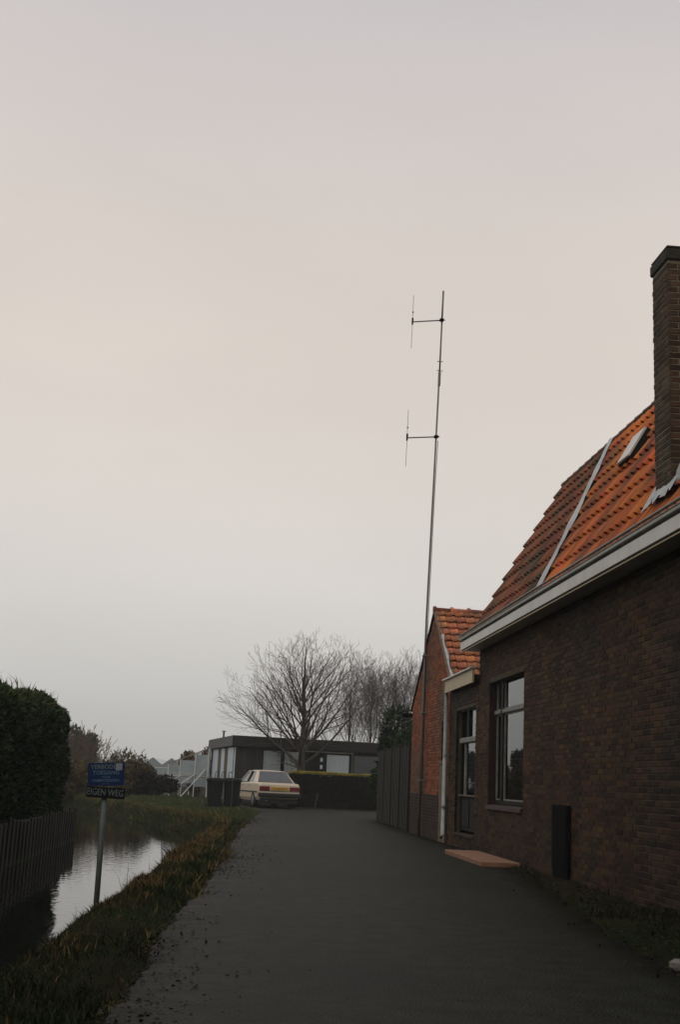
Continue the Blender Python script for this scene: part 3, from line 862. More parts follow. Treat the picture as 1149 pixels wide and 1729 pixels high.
for r_ in range(GROWS):
    for c_ in range(28):
        x_ = RX0 - .02 + c_ * .216
        p = Vector(gnear(x_, r_ * GEX + .01, .012 + rnd.uniform(-.003, .003)))
        if c_ < 9:
            o = bpy.data.objects.new('tile', tg); C.objects.link(o); o.parent = gro; o.location = p - offg
            o.rotation_euler = (rnd.gauss(0, .008), rnd.gauss(0, .006), rnd.gauss(0, .008))
        else:
            k0 = len(restv); restv += [p + q_ - offg for q_ in tgv]; restf += [tuple(i + k0 for i in ff) for ff in tgf]
me = bpy.data.meshes.new('tiles'); me.from_pydata([tuple(v) for v in restv], [], restf)
o = link('tiles', me, TILE_PALE, gro); o['kind'] = 'stuff'
for c_ in range(16):
    x_ = RX0 - .06 + c_ * .39
    MB().tube([(x_, GR, ZR + .05), (x_ + .05, GR, ZR + .052), (x_ + .06, GR, ZR + .04), (x_ + .40, GR, ZR + .034)], [.098, .098, .083, .078], 9).build('ridge_tile', TILE_PALE if c_ % 3 else TILE_OLD, gro, world=True, smooth=True)
# rake edge: mortar bed and lead running down the near rake
q = MB(); q.prism([(xg - .035, 0), (RX0 + .05, 0), (RX0 + .05, LN), (xg - .035, LN)], lambda u, v, t: gnear(u, v, t), .0, .035)
q.build('rake_edge', MORTAR_RED, gro, world=True)
q = MB(); pv = []
for i in range(12):
    s_ = .02 + i * LN * .62 / 11
    wd = .02 + .02 * math.sin(i * 1.3)
    pv += [gnear(RX0 - .02, s_, .045), gnear(RX0 + wd, s_, .075 + .012 * math.sin(i * 2.))]
q.add(pv, [(i * 2, i * 2 + 1, i * 2 + 3, i * 2 + 2) for i in range(11)])
q.build('lead_strip', LEAD, gro, world=True, smooth=True)
q = MB().add([(xg - .03, GR, ZR + .05), (xg - .03, GF + .12, ZF - .03), (xg - .03, GF + .12, ZF - .10), (xg - .03, GR, ZR - .03), (xg + .05, GR, ZR + .05), (xg + .05, GF + .12, ZF - .03), (xg + .05, GF + .12, ZF - .10), (xg + .05, GR, ZR - .03)],
             [(0, 1, 2, 3), (7, 6, 5, 4), (0, 4, 5, 1), (1, 5, 6, 2), (2, 6, 7, 3), (3, 7, 4, 0)])
q.build('barge_board', FASCIA_D, gro, world=True)
MB().tube([(xg - .25, GF + .02, 2.78), (xg + .25, GF + .02, 2.78)], .05, 8).build('gutter_end', BLACKM, gro, world=True)

# ------------------------------------------------------------------ antenna mast
ant = thing('antenna_mast', 'tall thin aerial mast with two vertical dipoles fixed to the gable', 'antenna', (4.23, 27.15, -.02))
mpts = [(4.20, 27.15, -.02), (4.215, 27.15, 3.0), (4.235, 27.15, 4.9), (4.32, 27.15, 8.5), (4.37, 27.15, 10.75)]
pole = MB().tube(mpts, [.028, .028, .025, .023, .022], 8).build('mast_pole', STEEL_D, ant, world=True, smooth=True)
MB().tube([(4.373, 27.15, 10.6), (4.378, 27.15, 10.95)], .034, 8).build('joint_sleeve', STEEL_D, ant, world=True)
MB().tube([(4.376, 27.15, 10.9), (4.40, 27.15, 12.3)], .021, 8).build('top_pole', STEEL_D, ant, world=True, smooth=True)
MB().tube([(4.40, 27.15, 12.28), (4.415, 27.15, 13.08)], .023, 8).build('top_tube', STEEL_D, ant, world=True, smooth=True)
for z_ in (10.98, 11.22):
    MB().tube([(4.31, 27.13, z_), (4.45, 27.13, z_)], .010, 6).build('clamp', STEEL_D, ant, world=True)
for (xm, zb, xd, zd, lo, hi) in ((4.40, 12.30, 3.665, 12.19, .69, .70), (4.345, 9.30, 3.63, 9.22, .71, .71)):
    arm = MB().tube([(xm + .07, 27.12, zb + .003), (xd, 27.12, zd)], .016, 6).build('dipole_arm', STEEL_D, ant, world=True)
    MB().cbox((xm - .06, 27.08, zb - .03), (xm + .04, 27.18, zb + .03), .008).build('bracket', BLACKM, ant, world=True)
    dip = MB().tube([(xd - .012, 27.12, zd - lo), (xd, 27.12, zd), (xd + .006, 27.12, zd + hi)], .0065, 6).build('dipole', STEEL, ant, world=True)
    MB().tube([(xd - .002, 27.12, zd - .07), (xd + .002, 27.12, zd + .10)], [.020, .024], 8).build('feed_box', BLACKM, dip, world=True)
    MB().tube([(xd + .003, 27.12, zd + .24), (xd + .004, 27.12, zd + .27)], .02, 6).build('insulator', STEEL_D, dip, world=True)
for z_ in (1.2, 2.7, 4.0):
    MB().cbox((4.17, 27.08, z_), (4.315, 27.22, z_ + .04), .006).build('wall_bracket', STEEL_D, ant, world=True)
MB().tube([(4.245, 27.13, .9), (4.25, 27.12, 3.9), (4.34, 27.12, 8.0), (4.38, 27.12, 9.2)], .008, 5).build('cable', BLACKM, ant, world=True)

# ------------------------------------------------------------------ board fence beyond the outbuilding
fen = thing('board_fence', 'tall dark weathered board fence in line with the outbuilding wall', 'fence', (XW, 32.7, -.03))
plank_me = {}
fy = 29.47
while fy < 36.1:
    MB().cbox((XW - .05, fy, -.1), (XW + .05, fy + .09, 2.12), .01).build('post', FENCE, fen, world=True)
    fy0 = fy + .10; n_ = 11; pw = 1.55 / n_
    if fy0 + 1.5 > 36.7: break
    for k in range(n_):
        t = (k + .5) / n_
        top = 2.0 + .07 * math.sin(math.pi * t) + rnd.uniform(-.012, .012)
        y_ = fy0 + k * pw
        xo = -.012 if k % 2 else .016
        MB().cbox((XW + xo - .011, y_, .02 + rnd.uniform(0, .02)), (XW + xo + .011, y_ + pw - .006 + (.014 if k % 2 else 0), top), .004).build('plank', FENCE, fen, world=True)
    for z_ in (.35, 1.05, 1.75):
        MB().box((XW + .03, fy0, z_), (XW + .06, fy0 + 1.55, z_ + .07)).build('rail', FENCE, fen, world=True)
    fy = fy0 + 1.56

# ------------------------------------------------------------------ red slab and stone on the right verge
q = MB().cbox((3.60, 17.35, .0), (4.17, 20.35, .075), .008)
single(q, 'paving_slab', TERRACOTTA, 'long reddish slab lying on the ground at the foot of the house wall', 'slab', (3.9, 18.9, .0))
q = MB().prism([(2.92, 8.0), (3.12, 7.78), (3.42, 7.86), (3.34, 8.2), (3.02, 8.17)], lambda u, v, t: (u, v, t), -.02, .035)
single(q, 'stone_slab', STONE, 'broken pale stone slab at the edge of the lane on the soil strip', 'stone', (3.15, 8.0, -.02))

# ------------------------------------------------------------------ sign post
SX, SY = -1.165, 11.35
sg = thing('warning_sign', 'steel post carrying a blue no entry notice above a black nameplate beside the ditch', 'sign', (SX, SY, -.35))
MB().tube([(SX + .005, SY, -.4), (SX - .006, SY, .85), (SX - .012, SY, 1.16)], .026, 12).build('post', STEEL, sg, world=True, smooth=True)
def plate(cx, cz, w, h, rot, thick, y, matl, name, rad=.012):
    pts = []
    for (sx, sz, a0) in ((1, 1, 0), (-1, 1, 90), (-1, -1, 180), (1, -1, 270)):
        for k in range(4):
            a = R(a0 + 30 * k)
            pts.append((sx * (w / 2 - rad) + rad * math.cos(a), sz * (h / 2 - rad) + rad * math.sin(a)))
    c_, s_ = math.cos(rot), math.sin(rot)
    return MB().prism([(cx + u * c_ - v * s_, cz + u * s_ + v * c_) for u, v in pts], lambda u, v, t: (u, t, v), y, y + thick).build(name, matl, sg, world=True)
def text(body, cx, cz, size, wscale, rot, y, matl, parent, name='lettering', bold=0.0):
    cu = bpy.data.curves.new('t', 'FONT'); cu.body = body; cu.size = size; cu.align_x = 'CENTER'; cu.align_y = 'CENTER'
    cu.offset = bold; cu.extrude = .0006; cu.resolution_u = 3
    to = bpy.data.objects.new('t', cu); C.objects.link(to)
    me = bpy.data.meshes.new_from_object(to.evaluated_get(bpy.context.evaluated_depsgraph_get()))
    bpy.data.objects.remove(to); bpy.data.curves.remove(cu)
    c_, s_ = math.cos(rot), math.sin(rot); off = wloc(parent)
    for v in me.vertices:
        u, w_ = v.co.x * wscale, v.co.y
        v.co = Vector((cx + u * c_ - w_ * s_, y - v.co.z, cz + u * s_ + w_ * c_)) - off
    me.materials.clear()
    return link(name, me, matl, parent)
BR = R(3.4)          # tilt of the blue plate, the black one hangs the other way
BX, BZ = SX - .008, 1.057
pl = plate(BX, BZ, .335, .205, BR, .004, SY - .034, SIGN_BLUE, 'notice_plate', .014)
def bpos(u, v): return (BX + u * math.cos(BR) - v * math.sin(BR), BZ + u * math.sin(BR) + v * math.cos(BR))
for body, u, v, sz, ws, ml, bd in (('VERBODEN', -.002, .066, .054, .98, LET_PALE, .0008), ('TOEGANG', .0, .014, .051, .98, LET_BLUE, .0014),
                                   ('VOOR', .0, -.026, .026, 1.1, LET_BLUE, .0004), ('ONBEVOEGDEN', -.004, -.056, .034, 1.0, LET_BLUE, .0008), ('ART. 461', .0, -.085, .018, 1.0, LET_BLUE, .0)):
    p = bpos(u, v); text(body, p[0], p[1], sz, ws, BR, SY - .036, ml, pl, bold=bd)
p = bpos(.118, .066)
plate(p[0], p[1], .058, .062, BR, .002, SY - .0395, STICKER, 'sticker', .003).parent = pl
for ch_ in pl.children:
    if ch_.name.startswith('sticker'): ch_.location = (0, 0, 0)
bl = plate(SX + .005, .892, .352, .098, R(-1.3), .012, SY - .045, SIGN_BLACK, 'name_plate', .006)
text('EIGEN WEG', SX + .0, .893, .083, .76, R(-1.6), SY - .047, LET_PALE, bl, bold=.0004)
for z_ in (1.11, .89):
    MB().cbox((SX - .05, SY - .03, z_), (SX + .045, SY + .03, z_ + .018), .004).build('clamp', STEEL, sg, world=True)

# ------------------------------------------------------------------ timber bank and conifer hedge across the ditch
rev = thing('timber_revetment', 'old timber plank revetment along the far side of the ditch', 'revetment', (-3.66, 18, -1.1))
MB().box((-3.76, 2, -1.1), (-3.70, 29.55, .16)).build('backing_board', REVET_D, rev, world=True)
y_ = 5.0; k = 0
while y_ < 29.4:
    h_ = .16 + rnd.uniform(-.03, .10)
    MB().cbox((-3.698 + rnd.uniform(0, .012), y_, -1.1), (-3.655, y_ + .19 + rnd.uniform(-.02, .02), h_), .008).build('plank', REVET, rev, world=True)
    y_ += .375 + rnd.uniform(-.02, .02)

def shell_points(n, x0, x1, y0, y1, z0, z1, rad):
    """points on the top, +x face and ends of a rounded hedge block"""
    u = NR.uniform(0, 1, n); P_ = np.zeros((n, 3)); N_ = np.zeros((n, 3))
    A = np.array([(x1 - x0) * (y1 - y0), (y1 - y0) * (z1 - z0), (x1 - x0) * (z1 - z0), (x1 - x0) * (z1 - z0), (y1 - y0) * (z1 - z0)]); cum = np.cumsum(A) / A.sum()
    f = np.searchsorted(cum, u)
    P_[:, 0] = NR.uniform(x0, x1, n); P_[:, 1] = NR.uniform(y0, y1, n); P_[:, 2] = NR.uniform(z0, z1, n)
    for k_, (ax, val, sgn) in enumerate(((2, z1, 1), (0, x1, 1), (1, y1, 1), (1, y0, -1), (0, x0, -1))):
        m_ = f == k_; P_[m_, ax] = val; N_[m_, ax] = sgn
    # round edges: pull the points towards an inner box
    lo = np.array([x0 + rad, y0 + rad, z0 - 9]); hi = np.array([x1 - rad, y1 - rad, z1 - rad])
    q_ = np.clip(P_, lo, hi); d = P_ - q_; L_ = np.linalg.norm(d, axis=1)
    m_ = L_ > 1e-6
    P_[m_] = q_[m_] + d[m_] / L_[m_][:, None] * rad
    N_[m_] = d[m_] / L_[m_][:, None]
    return P_, N_

def hedge(name, label, cat, box, rad, n, size, leafm, tipm, tipfrac, bump=.12, freq=1.6, group=None, core=None, crown=0., biasz=.5, aspect=.35):
    x0, x1, y0, y1, z0, z1 = box
    t = thing(name, label, cat, ((x0 + x1) / 2, (y0 + y1) / 2, z0), 0, group)
    P_, N_ = shell_points(n, *box, rad)
    amp = bump * vnoise(P_, freq, 5) + bump * .6 * vnoise(P_, freq * 3, 6)
    depth = NR.exponential(.06, n)
    P_ = P_ + N_ * (amp - depth)[:, None]
    off = np.array(wloc(t))
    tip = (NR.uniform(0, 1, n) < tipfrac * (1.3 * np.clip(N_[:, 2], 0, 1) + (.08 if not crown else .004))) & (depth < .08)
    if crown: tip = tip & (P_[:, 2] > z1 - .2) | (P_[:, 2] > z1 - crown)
    for nm, m_, ml in (('foliage', ~tip, leafm), ('young_shoots', tip, tipm)):
        if m_.sum() == 0: continue
        v, f_ = leafcards(P_[m_] - off, size, N_[m_], aspect, biasz)
        o_ = link(nm, np_mesh(nm, v, f_), ml, t)
    # core that stops light passing through, well inside the leaves
    g_ = .32 if rad > .3 else .16
    nxs = 8; nys = max(4, int((y1 - y0) / .8))
    cb = bmesh.new(); bmesh.ops.create_cube(cb, size=1)
    for v in cb.verts:
        v.co = Vector((v.co.x * (x1 - x0 - 2 * g_), v.co.y * (y1 - y0 - 2 * g_), (v.co.z + .5) * (z1 - z0 - g_) + .0))
    bmesh.ops.bevel(cb, geom=cb.edges[:], offset=min(rad * .8, .3 * (x1 - x0 - 2 * g_)), segments=3, affect='EDGES')
    me_ = bpy.data.meshes.new('inner_growth'); cb.to_mesh(me_); cb.free()
    link('inner_growth', me_, core or REVET_D, t)
    return t
hedge('conifer_hedge', 'tall dense dark green conifer hedge on the far bank of the ditch', 'hedge', (-6.6, -3.92, 4.0, 29.0, .12, 2.56), .5, 100000, .13, LEAF_CON, LEAF_TIP, .9, bump=.115, freq=1.9,
      core=mat('conifer_core', (.006, .010, .005), rough=1))
# wispy shoots standing out of the hedge top
hd = bpy.data.objects['conifer_hedge']
n_ = 1100
sp = np.column_stack([NR.uniform(-6.2, -4.05, n_), NR.uniform(12, 28.4, n_), np.full(n_, 2.48)]) - np.array(wloc(hd))
v_, f_ = blades(sp, NR.uniform(.12, .34, n_), .035, .45)
link('shoots', np_mesh('shoots', v_, f_), LEAF_TIP, hd)
# ------------------------------------------------------------------ bare trees
def branch_tree(seed, base, height_, spread, trunk_r, fork_z, nmain, levels=4, up_=.75, lowdroop=0, crowd=1.0, minr=.006):
    rs = random.Random(seed); segs = []
    def grow(p, d, L_, r_, lev):
        n = max(3, int(L_ / (.28 if lev < 2 else .2))); wg = .075 if lev < 2 else .055
        pts = [p]; rad = [r_]
        for i in range(n):
            t = (i + 1) / n
            d = (d + Vector((rs.gauss(0, wg), rs.gauss(0, wg), rs.gauss(0, wg * .6) + .10 * up_))).normalized()
            p = p + d * (L_ / n)
            pts.append(p); rad.append(max(minr, r_ * (1 - .75 * t)))
            if lev < levels and t > .18:
                k_ = rs.random() * crowd
                if k_ > .25:
                    a = rs.uniform(0, 6.283)
                    sd_ = d.orthogonal().normalized(); sd_.rotate(Matrix.Rotation(a, 3, d))
                    nd = (d * rs.uniform(.6, 1.0) + sd_ * rs.uniform(.45, .85) + Vector((0, 0, .18 * up_))).normalized()
                    grow(p, nd, L_ * rs.uniform(.35, .6) * (1.15 - .5 * t), max(minr, rad[-1] * rs.uniform(.45, .65)), lev + 1)
        segs.append((pts, rad, lev))
    b = Vector(base)
    # leader: a slightly wavering stem that carries the limbs
    p = b + Vector((0, 0, -.15)); pts = [p]; n = 14
    for i in range(n):
        p = p + Vector((rs.gauss(0, .035), rs.gauss(0, .035), (height_ * .93 + .15) / n)); pts.append(p)
    zs = [q.z - b.z for q in pts]
    rad = [max(minr, trunk_r * (1.25 if z_ < .1 else 1.0 if z_ < fork_z else (1 - (z_ - fork_z) / (height_ - fork_z)) ** 1.2 * .72)) for z_ in zs]
    segs.append((pts, rad, 0))
    def at(z_):
        i = min(n - 1, max(0, int((z_ + .15) / (height_ * .93 + .15) * n)))
        return pts[i].lerp(pts[i + 1], .5), rad[i]
    for k_ in range(nmain):
        f = k_ / max(1, nmain - 1)
        a = 2.4 * k_ + rs.uniform(-.4, .4)
        z_ = fork_z * rs.uniform(.85, 1.05) + (height_ * .62 - fork_z) * f ** 1.15
        tilt_ = spread * (1.0 - .55 * f) * rs.uniform(.75, 1.1)
        d = Vector((math.sin(tilt_) * math.cos(a), math.sin(tilt_) * math.sin(a), math.cos(tilt_)))
        q, r_ = at(z_)
        L_ = (height_ - z_) * rs.uniform(.62, .88) * (1 - .12 * math.sin(tilt_))
        grow(q, d, L_, r_ * rs.uniform(.30, .44), 1)
    for k_ in range(lowdroop):
        a = rs.uniform(0, 6.283)
        grow(b + Vector((0, 0, fork_z * rs.uniform(.75, .95))), Vector((math.cos(a), math.sin(a), .12)), rs.uniform(1.0, 1.6) * spread, trunk_r * .2, 2)
    return segs
def tree(name, label, base, group=None, bark=None, twig=None, scale_to=None, cat='tree', **k):
    t = thing(name, label, cat, base, 0, group)
    segs = branch_tree(base=(0, 0, 0), **k)
    tr, tw = MB(), MB()
    tv, tf, wv_, wf = [], [], [], []
    for pts, rad, lev in segs:
        (tr if lev <= 1 else tw).tube(pts, rad, 7 if lev == 0 else 5 if lev == 1 else 3, cap=(lev == 0))
    for mb, nm, ml in ((tr, 'trunk', bark or BARK), (tw, 'crown', twig or TWIG)):
        me_ = bpy.data.meshes.new(nm); me_.from_pydata(mb.v, [], mb.f); me_.update()
        for p in me_.polygons: p.use_smooth = True
        link(nm, me_, ml, t)
    return t
tree('pollard_tree', 'large bare spreading tree in front of the flat roofed bungalow', (2.85, 52.9, 0), 'bare winter trees', seed=23, height_=7.9, spread=1.1, trunk_r=.21, fork_z=1.9, nmain=32, levels=4, up_=.42, lowdroop=4, crowd=1.15, minr=.0045)
for i, (x_, y_, h_, sp, sd_, lab) in enumerate(((6.3, 68, 8.0, .6, 5, 'slender bare tree behind the bungalow roof next to the metal flue'), (7.9, 70, 8.8, .66, 6, 'tallest bare multi branched tree rising behind the bungalow'),
                                                (9.2, 69, 8.4, .62, 9, 'bare upright tree between the tallest tree and the gabled outbuilding'), (10.5, 71, 8.9, .66, 12, 'bare tree partly hidden by the red brick gable'))):
    tree('bare_tree', lab, (x_, y_, 0), 'bare winter trees', seed=sd_, height_=h_, spread=sp, trunk_r=.12, fork_z=1.2, nmain=18, levels=4, up_=.45, crowd=.95, minr=.005)

# leafy or twiggy shrubs made of short twigs with leaf cards
def shrub(name, label, base, rx, ry, h, n, size, leafm, group=None, cat='shrub', twigm=None, ntw=40, lobes=9, seed=1, aspect=.5, biasz=.2, z0=.15):
    t = thing(name, label, cat, base, 0, group)
    rs = np.random.RandomState(seed)
    c_ = np.column_stack([rs.uniform(-.75, .75, lobes) * rx, rs.uniform(-.75, .75, lobes) * ry, rs.uniform(.25, .82, lobes) * h])
    w_ = rs.uniform(.28, .5, lobes)
    k_ = rs.randint(0, lobes, n)
    d = rs.normal(size=(n, 3)); d /= np.linalg.norm(d, axis=1)[:, None]
    rr = rs.uniform(.35, 1, n) ** .5
    P_ = c_[k_] + d * (rr * w_[k_])[:, None] * np.array([rx, ry, h * .62])
    P_[:, 2] = np.clip(P_[:, 2], z0 * h * rs.uniform(0, 1, n), None)
    v, f_ = leafcards(P_, size, d, aspect, biasz)
    link('foliage', np_mesh('foliage', v, f_), leafm, t)
    q_ = MB()
    for i in range(ntw):
        e = P_[rs.randint(0, n)]
        s0 = np.array([rs.uniform(-.15, .15) * rx, rs.uniform(-.15, .15) * ry, -.03])
        m_ = (s0 + e) / 2 + np.array([0, 0, .12 * h])
        q_.tube([tuple(s0), tuple(m_), tuple(e * 1.06)], [.03, .017, .006], 4, cap=False)
    me_ = bpy.data.meshes.new('stems'); me_.from_pydata(q_.v, [], q_.f); link('stems', me_, twigm or TWIG, t)
    return t

# dark conifers beyond the hedge; they also mirror in the house windows
shrub('conifer_tree', 'dark green conifer tree rising just beyond the end of the tall hedge', (-14.6, 112, -.03), 1.9, 1.7, 4.9, 5000, .42, LEAF_CON, cat='tree', lobes=11, seed=4, aspect=.35, ntw=20)
shrub('conifer_tree', 'large conifer hidden behind the tall hedge, mirrored in the house window', (-15.6, 98, -.03), 1.7, 2.2, 4.6, 5000, .45, LEAF_CON, cat='tree', lobes=13, seed=8, aspect=.35, ntw=20)
shrub('garden_conifer', 'green conifer showing above the board fence beside the red gable', (6.25, 39.5, -.03), 1.7, 1.5, 3.75, 10000, .17, LEAF_CON, cat='tree', lobes=12, seed=15, aspect=.4, ntw=10)
# unseen conifers added behind the viewer to shade the near end of the road
for i, (x_, y_, h_) in enumerate(((-7.4, -3.5, 13.0), (-3.6, -6.4, 14.5), (.2, -7.0, 16.0), (3.6, -8.0, 15.0))):
    shrub('shade_conifer', ('added shade conifer on the far bank behind the viewer', 'added shade conifer on the ditch side behind the viewer', 'tallest added shade conifer in the middle behind the viewer', 'added shade conifer beside the house behind the viewer')[i], (x_, y_, -.04), 2.5, 2.2, h_, 7000, .66, LEAF_CON, group='unseen conifers added behind the viewer to shade the near lane', cat='tree', lobes=28, seed=70 + i, aspect=.5, ntw=14, z0=.02)
# scrub left of and behind the ditch bend
tree('bare_shrub', 'bare brown rounded shrub behind the blue notice', (-7.9, 66, -.03), None, TWIG_R, TWIG_R, seed=31, height_=3.6, spread=.95, trunk_r=.07, fork_z=.4, nmain=26, levels=4, crowd=1.0, minr=.013, cat='shrub')
tree('bare_shrub', 'lower bare brown shrub sloping down towards the distant glasshouses', (-6.0, 68, -.03), None, TWIG_R, TWIG_R, seed=35, height_=2.7, spread=1.0, trunk_r=.06, fork_z=.3, nmain=24, levels=4, crowd=1.0, minr=.013, cat='shrub')
shrub('bank_shrub', 'olive green bushy growth on the bank past the hedge end', (-7.6, 52.5, -.05), 1.7, 1.3, 1.75, 7000, .15, LEAF_BR, lobes=12, seed=41)
shrub('bank_shrub', 'dark tangled shrub at the corner of the timber revetment', (-5.35, 33.5, -.05), .95, 1.8, 1.5, 6000, .12, LEAF_HEDGE, lobes=12, seed=43)
shrub('bank_shrub', 'mixed brown and green scrub under the bare shrubs behind the notice', (-7.2, 60, -.05), 2.6, 1.2, 2.0, 8000, .16, LEAF_BR, lobes=14, seed=45)
shrub('hedgerow_shrub', 'yellowish brown hedgerow clump right of the notice across the lawn', (-5.1, 62, -.05), 1.5, 1.0, 1.55, 5000, .15, LEAF_BR, lobes=11, seed=47)
shrub('hedgerow_shrub', 'dark brown hedgerow clump beside the old greenhouse frame', (-3.9, 61.2, -.05), 1.3, .9, 1.35, 5000, .14, LEAF_HEDGE, lobes=11, seed=48)
shrub('hedgerow_shrub', 'tawny dry stalks standing behind the black nameplate', (-5.75, 57.5, -.05), .55, .4, 1.5, 1600, .16, GRASS_D, lobes=7, seed=52, aspect=.2, biasz=1.5)
shrub('russet_shrub', 'russet brown bush leaning over the greenhouse frame beside the bungalow', (-2.05, 64.5, -.03), .95, .8, 2.6, 3600, .15, LEAF_RED, lobes=9, seed=55, ntw=60)

# ------------------------------------------------------------------ distant glasshouse and white rail
gh = thing('distant_glasshouse', 'far glasshouse with a row of small pointed glass gables', 'greenhouse', (-12, 190, -.05))
for k in range(8):
    x_ = -22.9 + k * 2.92
    zt = 3.45 + .0475 * (x_ + 15) * .2
    poly = [(x_, .9), (x_ + 2.86, .9), (x_ + 2.86, 2.55), (x_ + 1.43, zt + .1), (x_, 2.55)]
    sp_ = MB().prism(poly, lambda u, v, t: (u, t, v), 190, 190.05).build('gable_glass', FAR_GLASS, gh, world=True)
    MB().add([(x_ - .03, 189.9, 2.55), (x_ + 1.43, 189.9, zt + .14), (x_ + 1.43, 230, zt + .14), (x_ - .03, 230, 2.55), (x_ + 2.89, 189.9, 2.55), (x_ + 2.89, 230, 2.55)],
             [(0, 1, 2, 3), (1, 4, 5, 2)]).build('glass_roof', FAR_GLASS, gh, world=True)
    fr_ = MB()
    fr_.bar((x_ - .02, 189.95, 2.5), (x_ + 1.43, 189.95, zt + .08), .09, .06).bar((x_ + 2.88, 189.95, 2.5), (x_ + 1.43, 189.95, zt + .08), .09, .06)
    fr_.bar((x_, 189.95, -.1), (x_, 189.95, 2.55), .09, .06).bar((x_ + 1.43, 189.95, -.1), (x_ + 1.43, 189.95, zt), .05, .05)
    fr_.bar((x_, 189.94, 2.5), (x_ + 2.86, 189.94, 2.5), .10, .05)
    fr_.build('frame', GREYWOOD, gh, world=True)
MB().box((-23, 189.98, -.1), (.5, 190.06, .9)).build('base_wall', GREYWOOD, gh, world=True)
fr = thing('white_rail_fence', 'thin white rail on posts running in front of the distant glasshouses', 'fence', (-6, 75, -.05))
MB().bar((-10.5, 75, 1.42), (-2.6, 75, 1.50), .035, .035).build('rail', WHITE, fr, world=True)
for x_ in (-10.2, -7.7, -5.2, -2.7):
    MB().bar((x_, 75, -.1), (x_, 75, 1.46), .045, .045).build('post', WHITE, fr, world=True)

# ------------------------------------------------------------------ old greenhouse frame against the bungalow
og = thing('greenhouse_frame', 'old white greenhouse frame with whitewashed panes and slanting props beside the bungalow', 'greenhouse', (-2.4, 63, -.05))
GY_ = 62.2
xs = [-3.35, -2.75, -2.0, -1.35]
def gtop(x): return 1.62 + (x + 3.35) * .42
for x_ in xs:
    MB().bar((x_, GY_, -.1), (x_, GY_, gtop(x_)), .05, .05).build('post', WHITE, og, world=True)
    MB().bar((x_, GY_ + 2.4, -.1), (x_, GY_ + 2.4, gtop(x_)), .05, .05).build('post', WHITE, og, world=True)
for yy in (GY_, GY_ + 2.4):
    MB().bar((-3.4, yy, gtop(-3.4) + .02), (-1.3, yy, gtop(-1.3) + .02), .055, .05).build('top_rail', GREYWOOD, og, world=True)
    MB().bar((-3.37, yy - .01, 1.05), (-1.33, yy - .01, 1.07), .035, .03).build('mid_rail', WHITE, og, world=True)
for i in range(3):
    a, b = xs[i] + .03, xs[i + 1] - .03
    MB().box((a, GY_ + .01, 1.10), (b, GY_ + .016, gtop(a) - .05)).build('pane', GH_GLASS, og, world=True)
    MB().box((a, GY_ + 2.41, .5), (b, GY_ + 2.416, gtop(a) - .05)).build('pane', GH_GLASS, og, world=True)
    if i > 0: MB().box((a, GY_ + .01, .55 if i == 2 else .7), (b, GY_ + .016, 1.03)).build('pane', GH_GLASS, og, world=True)
for (p_, q_) in (((-2.65, GY_ - 1.4, -.05), (-1.45, GY_ - .05, 1.45)), ((-3.4, GY_ - 1.2, .1), (-2.0, GY_ - .06, 1.15)), ((-3.7, GY_ - .9, .35), (-2.75, GY_ - .06, 1.05))):
    MB().bar(p_, q_, .045, .045).build('prop', WHITE, og, world=True)
MB().box((-1.32, GY_ - .3, .0), (-1.27, GY_ + 2.2, 2.55)).build('side_panel', GH_GLASS, og, world=True)

# ------------------------------------------------------------------ bungalow
BA = math.atan2(1.22, 8.7)
bun = thing('flat_roofed_bungalow', 'low dark flat roofed wooden bungalow with pale panels behind the clipped hedge', 'building', (-.05, 54.2, -.03), BA)
BL_, BD_ = 8.2, 8.8
def bpart(mb, name, m_, parent=bun, **k): return mb.build(name, m_, parent, **k)
# local frame: x along the front, y to the back
bpart(MB().box((0, .12, 0), (BL_, .2, 2.5)).box((.08, .2, 0), (.16, BD_, 2.5)).box((BL_ - .1, .2, 0), (BL_, BD_, 2.5)).box((.16, BD_ - .1, 0), (BL_ - .1, BD_, 2.5)), 'wall', FASCIA_D)
bpart(MB().box((-.1, -.1, 2.92), (BL_ + .1, BD_ + .1, 2.96)).box((-.02, 0, 2.52), (BL_ + .02, BD_, 2.9)), 'flat_roof', FASCIA_D)
bpart(MB().box((-.12, -.125, 2.5), (BL_ + .12, -.102, 2.93)), 'front_fascia', FASCIA_D)
bpart(MB().box((-.125, -.1, 2.5), (-.102, BD_ + .1, 2.93)), 'side_fascia', mat('grey_fascia', (.10, .10, .098), (.075, .075, .072), rough=.7, scale=4))
bpart(MB().box((-.14, -.14, 2.932), (BL_ + .14, -.09, 2.965)), 'roof_trim', OLIVE)
for k in range(7):
    bpart(MB().cbox((.02 + k * .19, .085, .02), (.02 + k * .19 + .18, .118, 2.49), .004), 'plank', CLAD)
for (a, b, lo, hi, pale_back) in ((1.30, 2.20, .9, 2.42, True), (2.26, 3.12, .9, 2.42, True), (4.22, 5.38, .9, 2.38, True), (5.5, 7.4, .9, 2.38, False)):
    wd = bpart(MB().box((a, .06, lo), (a + .05, .118, hi)).box((b - .05, .06, lo), (b, .118, hi)).box((a + .05, .06, lo), (b - .05, .118, lo + .05)).box((a + .05, .06, hi - .05), (b - .05, .118, hi)), 'window', DARKWOOD if pale_back else FASCIA_D)
    MB().box((a + .05, .09, lo + .05), (b - .05, .094, hi - .05)).build('pane', GLASS2, wd)
    MB().box((a + .05, .112, lo + .05), (b - .05, .116, hi - .05)).build('pane_backing', SKY_BACK if pale_back else REVET_D, wd)  # sheet behind the glass; the pale ones stand in for reflected sky
dd = bpart(MB().cbox((3.2, .05, .03), (4.16, .118, 2.40), .01), 'door', DARKWOOD)
for z_ in (1.35, 1.68, 2.0):
    MB().cbox((3.96, .042, z_), (4.08, .049, z_ + .17), .003).build('door_pane', PANEL_W, dd)
